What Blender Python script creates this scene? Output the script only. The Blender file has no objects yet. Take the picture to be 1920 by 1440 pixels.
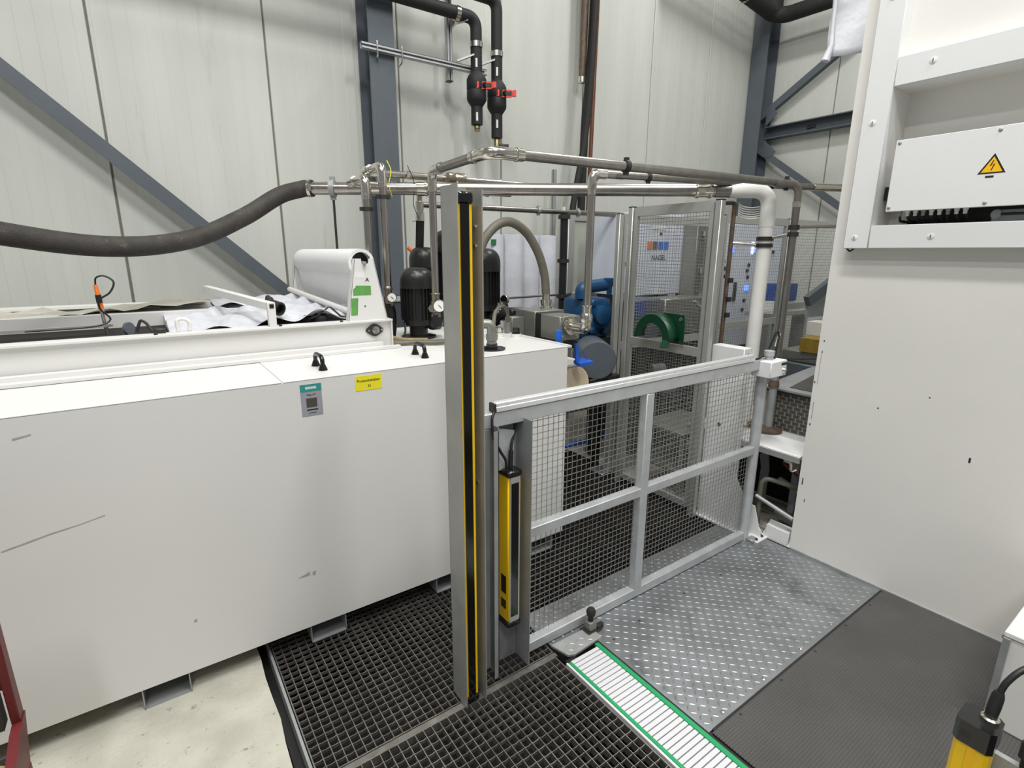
import bpy, bmesh, math, random
from mathutils import Vector, Matrix
random.seed(7)
S = bpy.context.scene
COL = S.collection

# ------------------------------------------------------------------ camera
cam_d = bpy.data.cameras.new('camera')
cam_d.sensor_width = 36.0
cam_d.lens = 989.588 / 1920 * 36.0
cam_d.clip_start = 0.05
cam = bpy.data.objects.new('camera', cam_d)
COL.objects.link(cam)
_r = Vector((0.81774621, -0.57556286, 0.00430451))
_u = Vector((0.13554964, 0.19984321, 0.97040661))
_f = Vector((0.55939023, 0.79296285, -0.24143837))
cam.matrix_world = Matrix(((_r.x, _u.x, -_f.x, 0.0), (_r.y, _u.y, -_f.y, 0.0), (_r.z, _u.z, -_f.z, 1.7), (0, 0, 0, 1)))
S.camera = cam

# ------------------------------------------------------------------ world, lamps, exposure
w = bpy.data.worlds.new('hall_ambience')
S.world = w
w.use_nodes = True
bg = w.node_tree.nodes['Background']
bg.inputs[0].default_value = (0.93, 0.97, 1.0, 1)
bg.inputs[1].default_value = 0.36
def area(name, loc, sx, sy, power, col=(1.0, 0.99, 0.98), target=None):
    d = bpy.data.lights.new(name, 'AREA'); d.shape = 'RECTANGLE'; d.size = sx; d.size_y = sy
    d.energy = power; d.color = col
    o = bpy.data.objects.new(name, d); COL.objects.link(o); o.location = loc
    return o
# rows of hall luminaires hanging under the roof
area('hall_lamp', (0.6, 0.3, 6.4), 0.35, 1.6, 250)
area('hall_lamp', (2.4, -1.2, 6.4), 0.35, 1.6, 190)
area('hall_lamp', (-2.6, 0.2, 6.4), 0.35, 1.6, 150)
area('hall_lamp', (4.6, 2.4, 6.4), 0.35, 1.6, 150)
area('hall_lamp', (-1.0, -2.4, 6.4), 0.35, 1.6, 220)
area('hall_lamp', (0.8, 2.6, 6.4), 0.35, 1.6, 70)
S.view_settings.view_transform = 'Standard'
S.view_settings.look = 'None'
S.view_settings.gamma = 1.0
S.view_settings.use_curve_mapping = False
S.view_settings.exposure = -0.5

# ------------------------------------------------------------------ materials
MATS = {}
def srgb(r, g, b):
    f = lambda c: ((c / 255 + 0.055) / 1.055) ** 2.4 if c / 255 > 0.04045 else c / 255 / 12.92
    return (f(r), f(g), f(b))
def mat(name, col, rough=0.5, metal=0.0, var=0.06, scale=8.0, bump=0.0, bscale=60.0, stretch=None, dirt=None, emit=0.0, rvar=0.0, coat=0.0):
    m = bpy.data.materials.new(name); m.use_nodes = True
    nt = m.node_tree; N = nt.nodes; L = nt.links
    p = N['Principled BSDF']
    p.inputs['Roughness'].default_value = rough; p.inputs['Metallic'].default_value = metal
    if coat: p.inputs['Coat Weight'].default_value = coat
    tc = N.new('ShaderNodeTexCoord')
    mp = N.new('ShaderNodeMapping'); L.new(tc.outputs['Object'], mp.inputs[0])
    if stretch: mp.inputs['Scale'].default_value = stretch
    nz = N.new('ShaderNodeTexNoise'); nz.inputs['Scale'].default_value = scale; nz.inputs['Detail'].default_value = 5
    L.new(mp.outputs[0], nz.inputs['Vector'])
    mr = N.new('ShaderNodeMapRange'); mr.inputs['From Min'].default_value = 0.3; mr.inputs['From Max'].default_value = 0.7
    mr.inputs['To Min'].default_value = 1 - var; mr.inputs['To Max'].default_value = 1 + var
    L.new(nz.outputs['Fac'], mr.inputs['Value'])
    mx = N.new('ShaderNodeMix'); mx.data_type = 'RGBA'; mx.blend_type = 'MULTIPLY'; mx.inputs[0].default_value = 1.0
    mx.inputs[6].default_value = (*col, 1); L.new(mr.outputs[0], mx.inputs[7])
    last = mx.outputs[2]
    if dirt:   # (colour, scale, threshold, softness)
        n2 = N.new('ShaderNodeTexNoise'); n2.inputs['Scale'].default_value = dirt[1]; n2.inputs['Detail'].default_value = 8
        n2.inputs['Roughness'].default_value = 0.7
        L.new(mp.outputs[0], n2.inputs['Vector'])
        r2 = N.new('ShaderNodeMapRange'); r2.inputs['From Min'].default_value = dirt[2]; r2.inputs['From Max'].default_value = dirt[2] + dirt[3]
        L.new(n2.outputs['Fac'], r2.inputs['Value'])
        m2 = N.new('ShaderNodeMix'); m2.data_type = 'RGBA'
        L.new(r2.outputs[0], m2.inputs[0]); L.new(last, m2.inputs[6]); m2.inputs[7].default_value = (*dirt[0], 1)
        last = m2.outputs[2]
    L.new(last, p.inputs['Base Color'])
    if rvar:
        r3 = N.new('ShaderNodeMapRange'); r3.inputs['To Min'].default_value = max(0, rough - rvar); r3.inputs['To Max'].default_value = min(1, rough + rvar)
        L.new(nz.outputs['Fac'], r3.inputs['Value']); L.new(r3.outputs[0], p.inputs['Roughness'])
    if bump:
        n3 = N.new('ShaderNodeTexNoise'); n3.inputs['Scale'].default_value = bscale; n3.inputs['Detail'].default_value = 3
        L.new(mp.outputs[0], n3.inputs['Vector'])
        b = N.new('ShaderNodeBump'); b.inputs['Strength'].default_value = bump; b.inputs['Distance'].default_value = 0.01
        L.new(n3.outputs['Fac'], b.inputs['Height']); L.new(b.outputs[0], p.inputs['Normal'])
    if emit:
        p.inputs['Emission Color'].default_value = (*col, 1); p.inputs['Emission Strength'].default_value = emit
    MATS[name] = m
    return m
mat('white_paint', srgb(226, 225, 220), 0.42, var=0.02, scale=3)
mat('tank_paint', srgb(218, 217, 213), 0.45, var=0.015, scale=2, bump=0.02, bscale=300)
mat('cabinet_paint', srgb(225, 223, 217), 0.5, var=0.02, scale=2.5, bump=0.06, bscale=350)
mat('frame_paint', srgb(226, 227, 226), 0.45, var=0.01, scale=5, bump=0.05, bscale=350)
mat('wall_paint', srgb(200, 202, 194), 0.5, var=0.05, scale=5, stretch=(1.0, 1.0, 0.12), dirt=(srgb(168, 164, 140), 4.0, 0.60, 0.25))
mat('wall_seam', srgb(120, 118, 105), 0.7)
mat('steel_blue', srgb(86, 93, 99), 0.5, var=0.05)
mat('galv', srgb(186, 189, 190), 0.42, 0.35, var=0.10, scale=14, rvar=0.12)
mat('galv_dull', srgb(160, 163, 163), 0.5, 0.45, var=0.12, scale=9, rvar=0.1)
mat('post_steel', srgb(166, 167, 163), 0.42, 0.45, var=0.08, scale=10, rvar=0.1)
mat('stainless', srgb(178, 172, 165), 0.27, 1.0, var=0.10, scale=30, stretch=(1, 1, 0.2))
mat('stainless_dark', srgb(152, 148, 143), 0.33, 1.0, var=0.12, scale=25)
mat('chrome', srgb(215, 210, 200), 0.18, 1.0, var=0.06, scale=30)
mat('alu', srgb(190, 190, 186), 0.42, 0.6, var=0.04)
mat('alu_bright', srgb(225, 226, 226), 0.35, 0.45, var=0.03)
mat('wire', srgb(150, 150, 147), 0.4, 0.6, var=0.1)
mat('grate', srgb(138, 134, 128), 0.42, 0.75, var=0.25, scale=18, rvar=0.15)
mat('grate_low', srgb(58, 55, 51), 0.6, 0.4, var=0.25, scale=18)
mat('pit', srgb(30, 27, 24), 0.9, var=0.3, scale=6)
mat('concrete', srgb(182, 179, 166), 0.85, var=0.16, scale=5, bump=0.4, bscale=60, dirt=(srgb(112, 104, 86), 22.0, 0.60, 0.10))
mat('concrete_grey', srgb(158, 155, 145), 0.85, var=0.2, scale=4, bump=0.2, bscale=40)
mat('tread_light', srgb(172, 174, 172), 0.4, 0.4, var=0.12, scale=12)
mat('scuff', srgb(166, 164, 159), 0.6, var=0.1, scale=40)
mat('tread', srgb(154, 157, 159), 0.38, 0.72, var=0.12, scale=5, rvar=0.12, dirt=(srgb(96, 97, 98), 3.5, 0.55, 0.2))
mat('black_paint', srgb(30, 30, 30), 0.35, var=0.1)
mat('black_gloss', srgb(24, 24, 25), 0.18, var=0.05)
mat('black_rubber', srgb(34, 33, 32), 0.75, var=0.2, scale=20)
mat('black_foam', srgb(26, 26, 27), 0.65, var=0.15, scale=20)
mat('hose_black', srgb(58, 54, 50), 0.7, var=0.3, scale=14, bump=0.25, bscale=120, dirt=(srgb(112, 103, 92), 16.0, 0.58, 0.2))
mat('hose_grey', srgb(104, 100, 88), 0.55, var=0.1, scale=14)
mat('yellow', srgb(245, 200, 8), 0.35, var=0.03)
mat('sticker_yellow', srgb(236, 224, 40), 0.5, var=0.03)
mat('sign_yellow', srgb(244, 190, 20), 0.45, var=0.03)
mat('sign_black', srgb(30, 22, 16), 0.5, var=0.02)
mat('green_edge', srgb(28, 150, 92), 0.45, var=0.06)
mat('green_tape', srgb(92, 152, 76), 0.6, var=0.12, scale=30)
mat('green_tape_dark', srgb(42, 112, 60), 0.6, var=0.1)
mat('green_dark', srgb(12, 62, 38), 0.35, var=0.08)
mat('slat_white', srgb(208, 208, 210), 0.5, var=0.03)
mat('mat_rubber', srgb(94, 92, 90), 0.7, var=0.12, scale=4)
mat('brass', srgb(150, 138, 108), 0.35, 0.9, var=0.15, scale=20)
mat('copper', srgb(120, 78, 58), 0.45, 0.5, var=0.15, scale=10)
mat('red_handle', srgb(226, 66, 42), 0.45, var=0.05)
mat('red_paint', srgb(98, 24, 26), 0.45, var=0.1, dirt=(srgb(60, 40, 38), 12.0, 0.6, 0.1))
mat('blue_paint', srgb(22, 72, 112), 0.4, var=0.15, scale=14)
mat('blue_bright', srgb(24, 98, 206), 0.45, var=0.08)
mat('blue_panel', srgb(32, 74, 150), 0.5)
mat('motor_grey', srgb(86, 94, 100), 0.45, var=0.06)
mat('beige', srgb(226, 206, 176), 0.5, var=0.04)
mat('paper', srgb(226, 226, 224), 0.7, var=0.015)
mat('paper_grey', srgb(198, 199, 204), 0.85, var=0.08, scale=18, bump=0.8, bscale=16)
mat('nickel', srgb(160, 150, 134), 0.32, 0.95, var=0.12, scale=25)
mat('plastic_wrap', srgb(214, 215, 220), 0.35, var=0.05, scale=8, bump=0.35, bscale=14)
mat('pvc_white', srgb(232, 231, 226), 0.4, var=0.04, scale=10)
mat('tag_grey', srgb(150, 152, 158), 0.45, var=0.05)
mat('tag_teal', srgb(48, 142, 138), 0.45, var=0.05)
mat('orange', srgb(236, 120, 40), 0.5)
mat('clamp_dark', srgb(62, 60, 58), 0.45, 0.5, var=0.1)
mat('gauge_face', srgb(236, 235, 230), 0.4)
mat('block_grey', srgb(140, 142, 134), 0.4, 0.5, var=0.08)
mat('cab_blue_white', srgb(206, 212, 222), 0.4, var=0.03)
mat('sheet_green_grey', srgb(172, 176, 164), 0.4, var=0.05)
mat('belt_dark', srgb(76, 73, 68), 0.6, var=0.15)
mat('belt_joint', srgb(150, 146, 138), 0.6, var=0.1)
mat('gold_label', srgb(150, 122, 48), 0.5, var=0.2, scale=20)
mat('rust', srgb(104, 88, 74), 0.6, 0.3, var=0.3, scale=20)
mat('screen_blue', srgb(90, 130, 255), 0.3, emit=2.5)
mat('lamp_white', srgb(225, 230, 255), 0.3, emit=1.6)
mat('cable_black', srgb(28, 28, 30), 0.5, var=0.1)
mat('lens_black', srgb(16, 15, 16), 0.12, var=0.05)
mat('mud_stain', srgb(70, 66, 60), 0.8)
mat('wood', srgb(150, 128, 92), 0.7, var=0.2, stretch=(1, 8, 8))

# wall: fine vertical micro-ribs as relief
m = MATS['wall_paint']; nt = m.node_tree
wv = nt.nodes.new('ShaderNodeTexWave'); wv.wave_type = 'BANDS'; wv.bands_direction = 'DIAGONAL'; wv.wave_profile = 'SIN'
sx = nt.nodes.new('ShaderNodeSeparateXYZ'); cb = nt.nodes.new('ShaderNodeCombineXYZ')
tc = nt.nodes.new('ShaderNodeTexCoord'); ad = nt.nodes.new('ShaderNodeMath'); ad.operation = 'ADD'
nt.links.new(tc.outputs['Object'], sx.inputs[0]); nt.links.new(sx.outputs[0], ad.inputs[0]); nt.links.new(sx.outputs[1], ad.inputs[1])
sn = nt.nodes.new('ShaderNodeMath'); sn.operation = 'MULTIPLY'; sn.inputs[1].default_value = 11.0
fr = nt.nodes.new('ShaderNodeMath'); fr.operation = 'FRACT'
gt = nt.nodes.new('ShaderNodeMapRange'); gt.inputs['From Min'].default_value = 0.0; gt.inputs['From Max'].default_value = 0.07
nt.links.new(ad.outputs[0], sn.inputs[0]); nt.links.new(sn.outputs[0], fr.inputs[0]); nt.links.new(fr.outputs[0], gt.inputs['Value'])
bp = nt.nodes.new('ShaderNodeBump'); bp.inputs['Strength'].default_value = 0.35; bp.inputs['Distance'].default_value = 0.004
nt.links.new(gt.outputs[0], bp.inputs['Height']); nt.links.new(bp.outputs[0], nt.nodes['Principled BSDF'].inputs['Normal'])

# rubber mat: fine square pimples as relief
m = MATS['mat_rubber']; nt = m.node_tree
tc = nt.nodes.new('ShaderNodeTexCoord'); ck = nt.nodes.new('ShaderNodeTexVoronoi'); ck.inputs['Scale'].default_value = 95; ck.inputs['Randomness'].default_value = 0.0
nt.links.new(tc.outputs['Object'], ck.inputs['Vector'])
bp = nt.nodes.new('ShaderNodeBump'); bp.inputs['Strength'].default_value = 0.9; bp.inputs['Distance'].default_value = 0.006; bp.invert = True
nt.links.new(ck.outputs['Distance'], bp.inputs['Height']); nt.links.new(bp.outputs[0], nt.nodes['Principled BSDF'].inputs['Normal'])

bc = nt.nodes['Principled BSDF'].inputs['Base Color']; src = bc.links[0].from_socket
mrr = nt.nodes.new('ShaderNodeMapRange'); mrr.inputs['From Min'].default_value = 0.1; mrr.inputs['From Max'].default_value = 0.5; mrr.inputs['To Min'].default_value = 1.35; mrr.inputs['To Max'].default_value = 0.6
nt.links.new(ck.outputs['Distance'], mrr.inputs['Value'])
mm = nt.nodes.new('ShaderNodeMix'); mm.data_type = 'RGBA'; mm.blend_type = 'MULTIPLY'; mm.inputs[0].default_value = 1.0
nt.links.new(src, mm.inputs[6]); nt.links.new(mrr.outputs[0], mm.inputs[7]); nt.links.new(mm.outputs[2], bc)

# ------------------------------------------------------------------ mesh building
OFF = {}
def V(*a): return Vector(a[0]) if len(a) == 1 else Vector(a)
class B:
    def __init__(s): s.bm = bmesh.new()
    def face(s, vs, smooth=False):
        try:
            f = s.bm.faces.new(vs); f.smooth = smooth; return f
        except ValueError: return None
    def box(s, x0, x1, y0, y1, z0, z1, bev=0.0, seg=1):
        return s.obox(V((x0 + x1) / 2, (y0 + y1) / 2, (z0 + z1) / 2), V(abs(x1 - x0) / 2, 0, 0), V(0, abs(y1 - y0) / 2, 0), V(0, 0, abs(z1 - z0) / 2), bev, seg)
    def obox(s, c, a, b, d, bev=0.0, seg=1):
        c = V(c); a = V(a); b = V(b); d = V(d)
        if a.cross(b).dot(d) < 0: d = -d
        vs = []
        for i in (-1, 1):
            for j in (-1, 1):
                for k in (-1, 1): vs.append(s.bm.verts.new(c + a * i + b * j + d * k))
        q = [(0, 1, 3, 2), (4, 6, 7, 5), (0, 4, 5, 1), (2, 3, 7, 6), (0, 2, 6, 4), (1, 5, 7, 3)]
        fs = [s.face([vs[i] for i in f]) for f in q]
        if bev > 0:
            es = list({e for f in fs for e in f.edges})
            bmesh.ops.bevel(s.bm, geom=es, offset=bev, offset_type='OFFSET', segments=seg, profile=0.5, affect='EDGES', clamp_overlap=True)
        return s
    def bar(s, p0, p1, wd, ht, up=(0, 0, 1), bev=0.0):      # rectangular bar between two points
        p0 = V(p0); p1 = V(p1); d = (p1 - p0); u = V(up); sd = d.cross(u)
        if sd.length < 1e-6: sd = d.cross(V(0, 1, 0))
        sd.normalize(); u2 = sd.cross(d).normalized()
        return s.obox((p0 + p1) / 2, d / 2, sd * wd / 2, u2 * ht / 2, bev)
    def ring(s, c, a, b, r, n): return [s.bm.verts.new(c + (a * math.cos(2 * math.pi * i / n) + b * math.sin(2 * math.pi * i / n)) * r) for i in range(n)]
    def bridge(s, r0, r1, smooth=True):
        n = len(r0)
        for i in range(n): s.face([r0[i], r0[(i + 1) % n], r1[(i + 1) % n], r1[i]], smooth)
    def frame(s, d):
        d = d.normalized(); h = V(0, 0, 1) if abs(d.z) < 0.9 else V(1, 0, 0)
        a = d.cross(h).normalized(); return a, d.cross(a).normalized()
    def lathe(s, p, axis, prof, n=20, smooth=True, caps=True):
        # prof: list of (radius, height along axis)
        p = V(p); ax = V(axis).normalized(); a, b = s.frame(ax); rings = []
        for (r, h) in prof: rings.append(s.ring(p + ax * h, a, b, max(r, 1e-5), n))
        for i in range(len(rings) - 1): s.bridge(rings[i], rings[i + 1], smooth)
        if caps:
            s.face(rings[0][::-1]); s.face(rings[-1])
        return s
    def cyl(s, p0, p1, r, r2=None, n=16, smooth=True):
        p0 = V(p0); p1 = V(p1); h = (p1 - p0).length
        return s.lathe(p0, p1 - p0, [(r, 0), (r if r2 is None else r2, h)], n, smooth)
    def hollow(s, p0, p1, r, ri, n=20):
        p0 = V(p0); p1 = V(p1); h = (p1 - p0).length
        return s.lathe(p0, p1 - p0, [(ri, 0), (r, 0), (r, h), (ri, h), (ri, 0)], n, True, False)
    def tube(s, pts, r, n=12, caps=True):
        pts = [V(p) for p in pts]; rings = []; a = None
        for i, p in enumerate(pts):
            d = (pts[min(i + 1, len(pts) - 1)] - pts[max(i - 1, 0)]).normalized()
            if a is None: a, b = s.frame(d)
            else:
                a = (a - d * a.dot(d)).normalized(); b = d.cross(a).normalized()
            rr = r[i] if isinstance(r, (list, tuple)) else r
            rings.append(s.ring(p, a, b, rr, n))
        for i in range(len(rings) - 1): s.bridge(rings[i], rings[i + 1])
        if caps: s.face(rings[0][::-1]); s.face(rings[-1])
        return s
    def prism(s, pts, vec):
        pts = [V(p) for p in pts]; vec = V(vec)
        n = V(0, 0, 0)
        for i in range(len(pts)): n += (pts[i] - pts[0]).cross(pts[(i + 1) % len(pts)] - pts[0])
        if n.dot(vec) > 0: pts = pts[::-1]
        a = [s.bm.verts.new(p) for p in pts]; b = [s.bm.verts.new(p + vec) for p in pts]
        s.face(a); s.face(b[::-1]); k = len(pts)
        for i in range(k): s.face([a[(i + 1) % k], a[i], b[i], b[(i + 1) % k]])
        return s
    def sheet(s, grid, smooth=True):     # grid of points [row][col]
        vs = [[s.bm.verts.new(V(p)) for p in row] for row in grid]
        for i in range(len(vs) - 1):
            for j in range(len(vs[0]) - 1): s.face([vs[i][j], vs[i][j + 1], vs[i + 1][j + 1], vs[i + 1][j]], smooth)
        return s
    def build(s, name, m, parent=None, fix=False):
        if fix: bmesh.ops.recalc_face_normals(s.bm, faces=s.bm.faces)
        me = bpy.data.meshes.new(name)
        if parent is not None: o = OFF[parent.name]
        else:
            xs = [v.co for v in s.bm.verts]
            o = V((min(v.x for v in xs) + max(v.x for v in xs)) / 2, (min(v.y for v in xs) + max(v.y for v in xs)) / 2, min(v.z for v in xs))
        bmesh.ops.translate(s.bm, verts=s.bm.verts, vec=-o)
        s.bm.to_mesh(me); s.bm.free()
        me.set_sharp_from_angle(angle=math.radians(40))
        me.materials.append(MATS[m])
        ob = bpy.data.objects.new(name, me); COL.objects.link(ob)
        if parent is None: ob.location = o
        else: ob.parent = parent
        OFF[ob.name] = o
        return ob
def tag(o, label=None, cat=None, group=None, kind=None):
    if label: o['label'] = label
    if cat: o['category'] = cat
    if group: o['group'] = group
    if kind: o['kind'] = kind
    return o
def thing(name, label, cat, loc, group=None):
    o = bpy.data.objects.new(name, None); COL.objects.link(o); o.location = loc; o.empty_display_size = 0.05
    OFF[o.name] = V(loc)
    return tag(o, label, cat, group)
def struct(name, loc):
    o = bpy.data.objects.new(name, None); COL.objects.link(o); o.location = loc; o.empty_display_size = 0.05
    OFF[o.name] = V(loc); o['kind'] = 'structure'
    return o
def share(src, name, parent, loc=None, rot=None):        # another object with the same mesh data
    c = bpy.data.objects.new(name, src.data); COL.objects.link(c); c.parent = parent
    c.location = loc if loc else (0, 0, 0)
    if rot: c.rotation_euler = rot
    return c
def fillet(pts, r, steps=7):
    pts = [V(p) for p in pts]; out = [pts[0]]
    for i in range(1, len(pts) - 1):
        p = pts[i]; d0 = (pts[i - 1] - p); d1 = (pts[i + 1] - p); l = min(r, d0.length * 0.49, d1.length * 0.49)
        d0.normalize(); d1.normalize(); a = p + d0 * l; b = p + d1 * l
        ang = d0.angle(d1)
        # circular-looking blend
        for k in range(steps + 1):
            t = k / steps; out.append(a * (1 - t) ** 2 + p * 2 * t * (1 - t) * 1.0 + b * t ** 2)
    out.append(pts[-1]); return out
def spline(pts, n=8):
    pts = [V(p) for p in pts]; P = [pts[0] * 2 - pts[1]] + pts + [pts[-1] * 2 - pts[-2]]; out = []
    for i in range(1, len(P) - 2):
        for k in range(n):
            t = k / n
            out.append(0.5 * ((2 * P[i]) + (P[i + 1] - P[i - 1]) * t + (2 * P[i - 1] - 5 * P[i] + 4 * P[i + 1] - P[i + 2]) * t * t + (3 * P[i] - P[i - 1] - 3 * P[i + 1] + P[i + 2]) * t ** 3))
    out.append(P[-2]); return out
def text(body, m, parent, origin, ex, ez, size, name='lettering', thick=0.0004):
    # flat lettering whose baseline runs along ex and whose height runs along ez
    c = bpy.data.curves.new(name, 'FONT'); c.body = body; c.size = size; c.align_x = 'CENTER'; c.align_y = 'CENTER'; c.extrude = thick
    c.resolution_u = 2
    t = bpy.data.objects.new('tmp', c); COL.objects.link(t)
    dg = bpy.context.evaluated_depsgraph_get(); dg.update()
    me = bpy.data.meshes.new_from_object(t.evaluated_get(dg)); bpy.data.objects.remove(t)
    ex = V(ex).normalized(); ez = V(ez).normalized(); n = ex.cross(ez)
    o = OFF[parent.name]
    for v in me.vertices: v.co = V(origin) + ex * v.co.x + ez * v.co.y + n * v.co.z - o
    me.materials.clear(); me.materials.append(MATS[m])
    ob = bpy.data.objects.new(name, me); COL.objects.link(ob); ob.parent = parent; OFF[ob.name] = o
    return ob
# ================================================================== SETTING
WY = 4.45      # inner face of the long hall wall
WX = 7.12      # inner face of the end wall
wall = struct('wall_back', (2.0, WY, 0))
first = None
for i in range(-4, 8):
    x0 = -0.02 + i * 1.0075; x1 = x0 + 1.0075
    x1 = min(x1, WX + 0.1)
    if x0 > WX: break
    B().box(x0 + 0.006, x1 - 0.006, WY, WY + 0.06, -0.4, 7.4, 0.004).build('panel', 'wall_paint', wall)
B().box(-4.2, WX + 0.1, WY + 0.012, WY + 0.09, -0.4, 7.4).build('joint_backing', 'wall_seam', wall)
wall = struct('wall_right', (WX, 1.0, 0))
for i in range(8):
    y1 = WY - i * 1.0; y0 = y1 - 1.0
    B().box(WX, WX + 0.06, y0 + 0.006, y1 - 0.006, -0.4, 7.4, 0.004).build('panel', 'wall_paint', wall)
B().box(WX + 0.012, WX + 0.09, -3.6, WY, -0.4, 7.4).build('joint_backing', 'wall_seam', wall)
tag(B().box(-5, WX + 0.2, -6, WY + 0.2, 7.2, 7.4).build('ceiling', 'wall_paint'), kind='structure')
# floors: concrete slab left of the pit, pit, concrete behind the gratings
fl = struct('floor', (-1.5, 1.5, -0.5))
poly = [(0.215, 4.4), (-3.5, 4.4), (-3.5, -2.5), (0.23, -2.5)]
edge = []
y = -2.5
while y < 4.4:
    edge.append((0.228 + random.uniform(-0.012, 0.006), y)); y += 0.12
B().prism([(x, yy, 0.0) for x, yy in [(-3.5, 4.43), (-3.5, -2.5)] + edge + [(0.225, 4.43)]], (0, 0, -0.45)).build('slab', 'concrete', fl)
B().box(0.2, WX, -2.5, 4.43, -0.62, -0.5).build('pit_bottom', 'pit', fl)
B().box(0.23, 6.9, 3.36, 4.43, -0.45, -0.012).build('slab_rear', 'concrete_grey', fl)
B().box(2.985, 6.9, 1.0, 3.36, -0.45, -0.012).build('slab_machine', 'concrete_grey', fl)
B().box(0.23, 0.262, -2.4, 2.97, -0.40, -0.06).build('pit_edge_angle', 'black_paint', fl)

# ------------------------------------------------------------------ bar gratings
P = 0.0333
def grating(name, label, x0, x1, y0, y1, z=0.0, m='grate'):
    g = thing(name, label, 'grating', ((x0 + x1) / 2, (y0 + y1) / 2, z - 0.035), 'steel bar gratings over the pit')
    o = OFF[g.name]; t = 0.0016
    fr = B()
    for a in (x0, x1): fr.box(a - t * 1.3, a + t * 1.3, y0, y1, z - 0.034, z + 0.0005)
    for b in (y0, y1): fr.box(x0, x1, b - t * 1.3, b + t * 1.3, z - 0.034, z + 0.0005)
    fr.build('edge_frame', m, g)
    nx = round((x1 - x0) / P); ny = round((y1 - y0) / P); px = (x1 - x0) / nx; py = (y1 - y0) / ny
    b1 = B().box(o.x - t * 0.9, o.x + t * 0.9, y0, y1, z - 0.03, z).build('bearing_bar', m, g)
    b1.location.x = x0 + px - o.x
    for i in range(2, nx): share(b1, 'bearing_bar', g, (x0 + px * i - o.x, 0, 0))
    # serrated cross bar: notched top edge
    bb = B(); zt = z - 0.0015; pts = []
    n = nx * 3
    for k in range(n + 1):
        xx = x0 + (x1 - x0) * k / n; pts.append((xx, zt if k % 3 == 0 else zt - 0.003))
    bm = bb.bm
    for yy in (-t * 0.8, t * 0.8): pass
    f0 = [bm.verts.new((a, o.y - t * 0.8, h)) for a, h in pts]; f1 = [bm.verts.new((a, o.y + t * 0.8, h)) for a, h in pts]
    g0 = [bm.verts.new((a, o.y - t * 0.8, z - 0.018)) for a, h in (pts[0], pts[-1])]; g1 = [bm.verts.new((a, o.y + t * 0.8, z - 0.018)) for a, h in (pts[0], pts[-1])]
    for k in range(n): bb.face([f0[k], f0[k + 1], f1[k + 1], f1[k]])
    bb.face([g0[0], g0[1]] + f0[::-1]); bb.face([g1[1], g1[0]] + f1); bb.face([g1[0], g1[1], g0[1], g0[0]])
    c1 = bb.build('cross_bar', m, g)
    c1.location.y = y0 + py - o.y
    for i in range(2, ny): share(c1, 'cross_bar', g, (0, y0 + py * i - o.y, 0))
    return g
grating('bar_grating', 'steel bar grating in the foreground, beside the green edged slat strip', 0.279, 1.272, 0.06, 1.468, 0.0, 'grate')
grating('bar_grating', 'steel bar grating between concrete slab and yellow light curtain post, reaching under the white tank', 0.279, 1.285, 1.502, 2.90, -0.004, 'grate')
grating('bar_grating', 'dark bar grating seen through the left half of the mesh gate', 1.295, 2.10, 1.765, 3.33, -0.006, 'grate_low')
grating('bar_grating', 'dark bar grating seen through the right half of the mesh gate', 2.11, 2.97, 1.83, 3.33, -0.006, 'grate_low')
B().box(0.262, 0.272, -0.5, 2.95, -0.06, 0.001).build('grating_support_angle', 'galv_dull', fl)
B().box(0.27, 1.29, 1.474, 1.496, -0.05, -0.004).build('grating_support_bar', 'grate', fl)

# ------------------------------------------------------------------ tread plates
def treads(b, x0, x1, y0, y1, z, skip=None, pitch=0.0285):
    q = 0.70710678; i = 0
    nx = int((x1 - x0) / pitch); ny = int((y1 - y0) / pitch)
    for i in range(nx):
        for j in range(ny):
            cx = x0 + (i + 0.5) * pitch; cy = y0 + (j + 0.5) * pitch
            if skip and skip(cx, cy): continue
            d = V(q, q, 0) if (i + j) % 2 else V(q, -q, 0); n = V(-d.y, d.x, 0); c = V(cx, cy, z)
            L = 0.0125; W = 0.0034; h = V(0, 0, 0.0015)
            vs = [b.bm.verts.new(p) for p in (c - d * L, c - d * L * 0.4 - n * W, c + d * L * 0.4 - n * W, c + d * L, c + d * L * 0.4 + n * W, c - d * L * 0.4 + n * W, c - d * L * 0.5 + h, c + d * L * 0.5 + h)]
            for f in ((0, 1, 6), (1, 2, 7, 6), (2, 3, 7), (3, 4, 7), (4, 5, 6, 7), (5, 0, 6)): b.face([vs[k] for k in f])
    return b
pl = thing('tread_plate', 'grey tread plate floor between mesh gate, white machine cabinet and black rubber mat', 'floor plate', (2.2, 1.2, -0.006), 'tread plates')
B().box(1.497, 2.965, 0.862, 1.762, -0.006, 0.0, 0.001).build('plate', 'tread', pl)
B().box(1.30, 1.497, 1.53, 1.762, -0.006, 0.0).build('plate_tongue', 'tread', pl)
tag(treads(B(), 1.51, 2.955, 0.875, 1.755, 0.0).build('tread_pattern', 'tread', pl), kind='stuff')
tag(treads(B(), 1.31, 1.50, 1.54, 1.755, 0.0).build('tread_pattern', 'tread', pl), kind='stuff')
for (x, y) in [(1.62, 0.885), (1.9, 0.885), (2.2, 0.885), (2.48, 0.885), (2.76, 0.885), (1.75, 1.42), (2.1, 1.43), (2.4, 1.42), (1.56, 1.40)]:
    B().lathe((x, y, -0.001), (0, 0, 1), [(0.007, 0), (0.007, 0.002), (0.004, 0.004)], 8).build('plate_screw', 'chrome' if y < 1 else 'clamp_dark', pl)
lp = thing('tread_plate', 'small tread plate with a cut corner at the head of the slat strip', 'floor plate', (1.41, 1.47, 0), 'tread plates')
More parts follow.
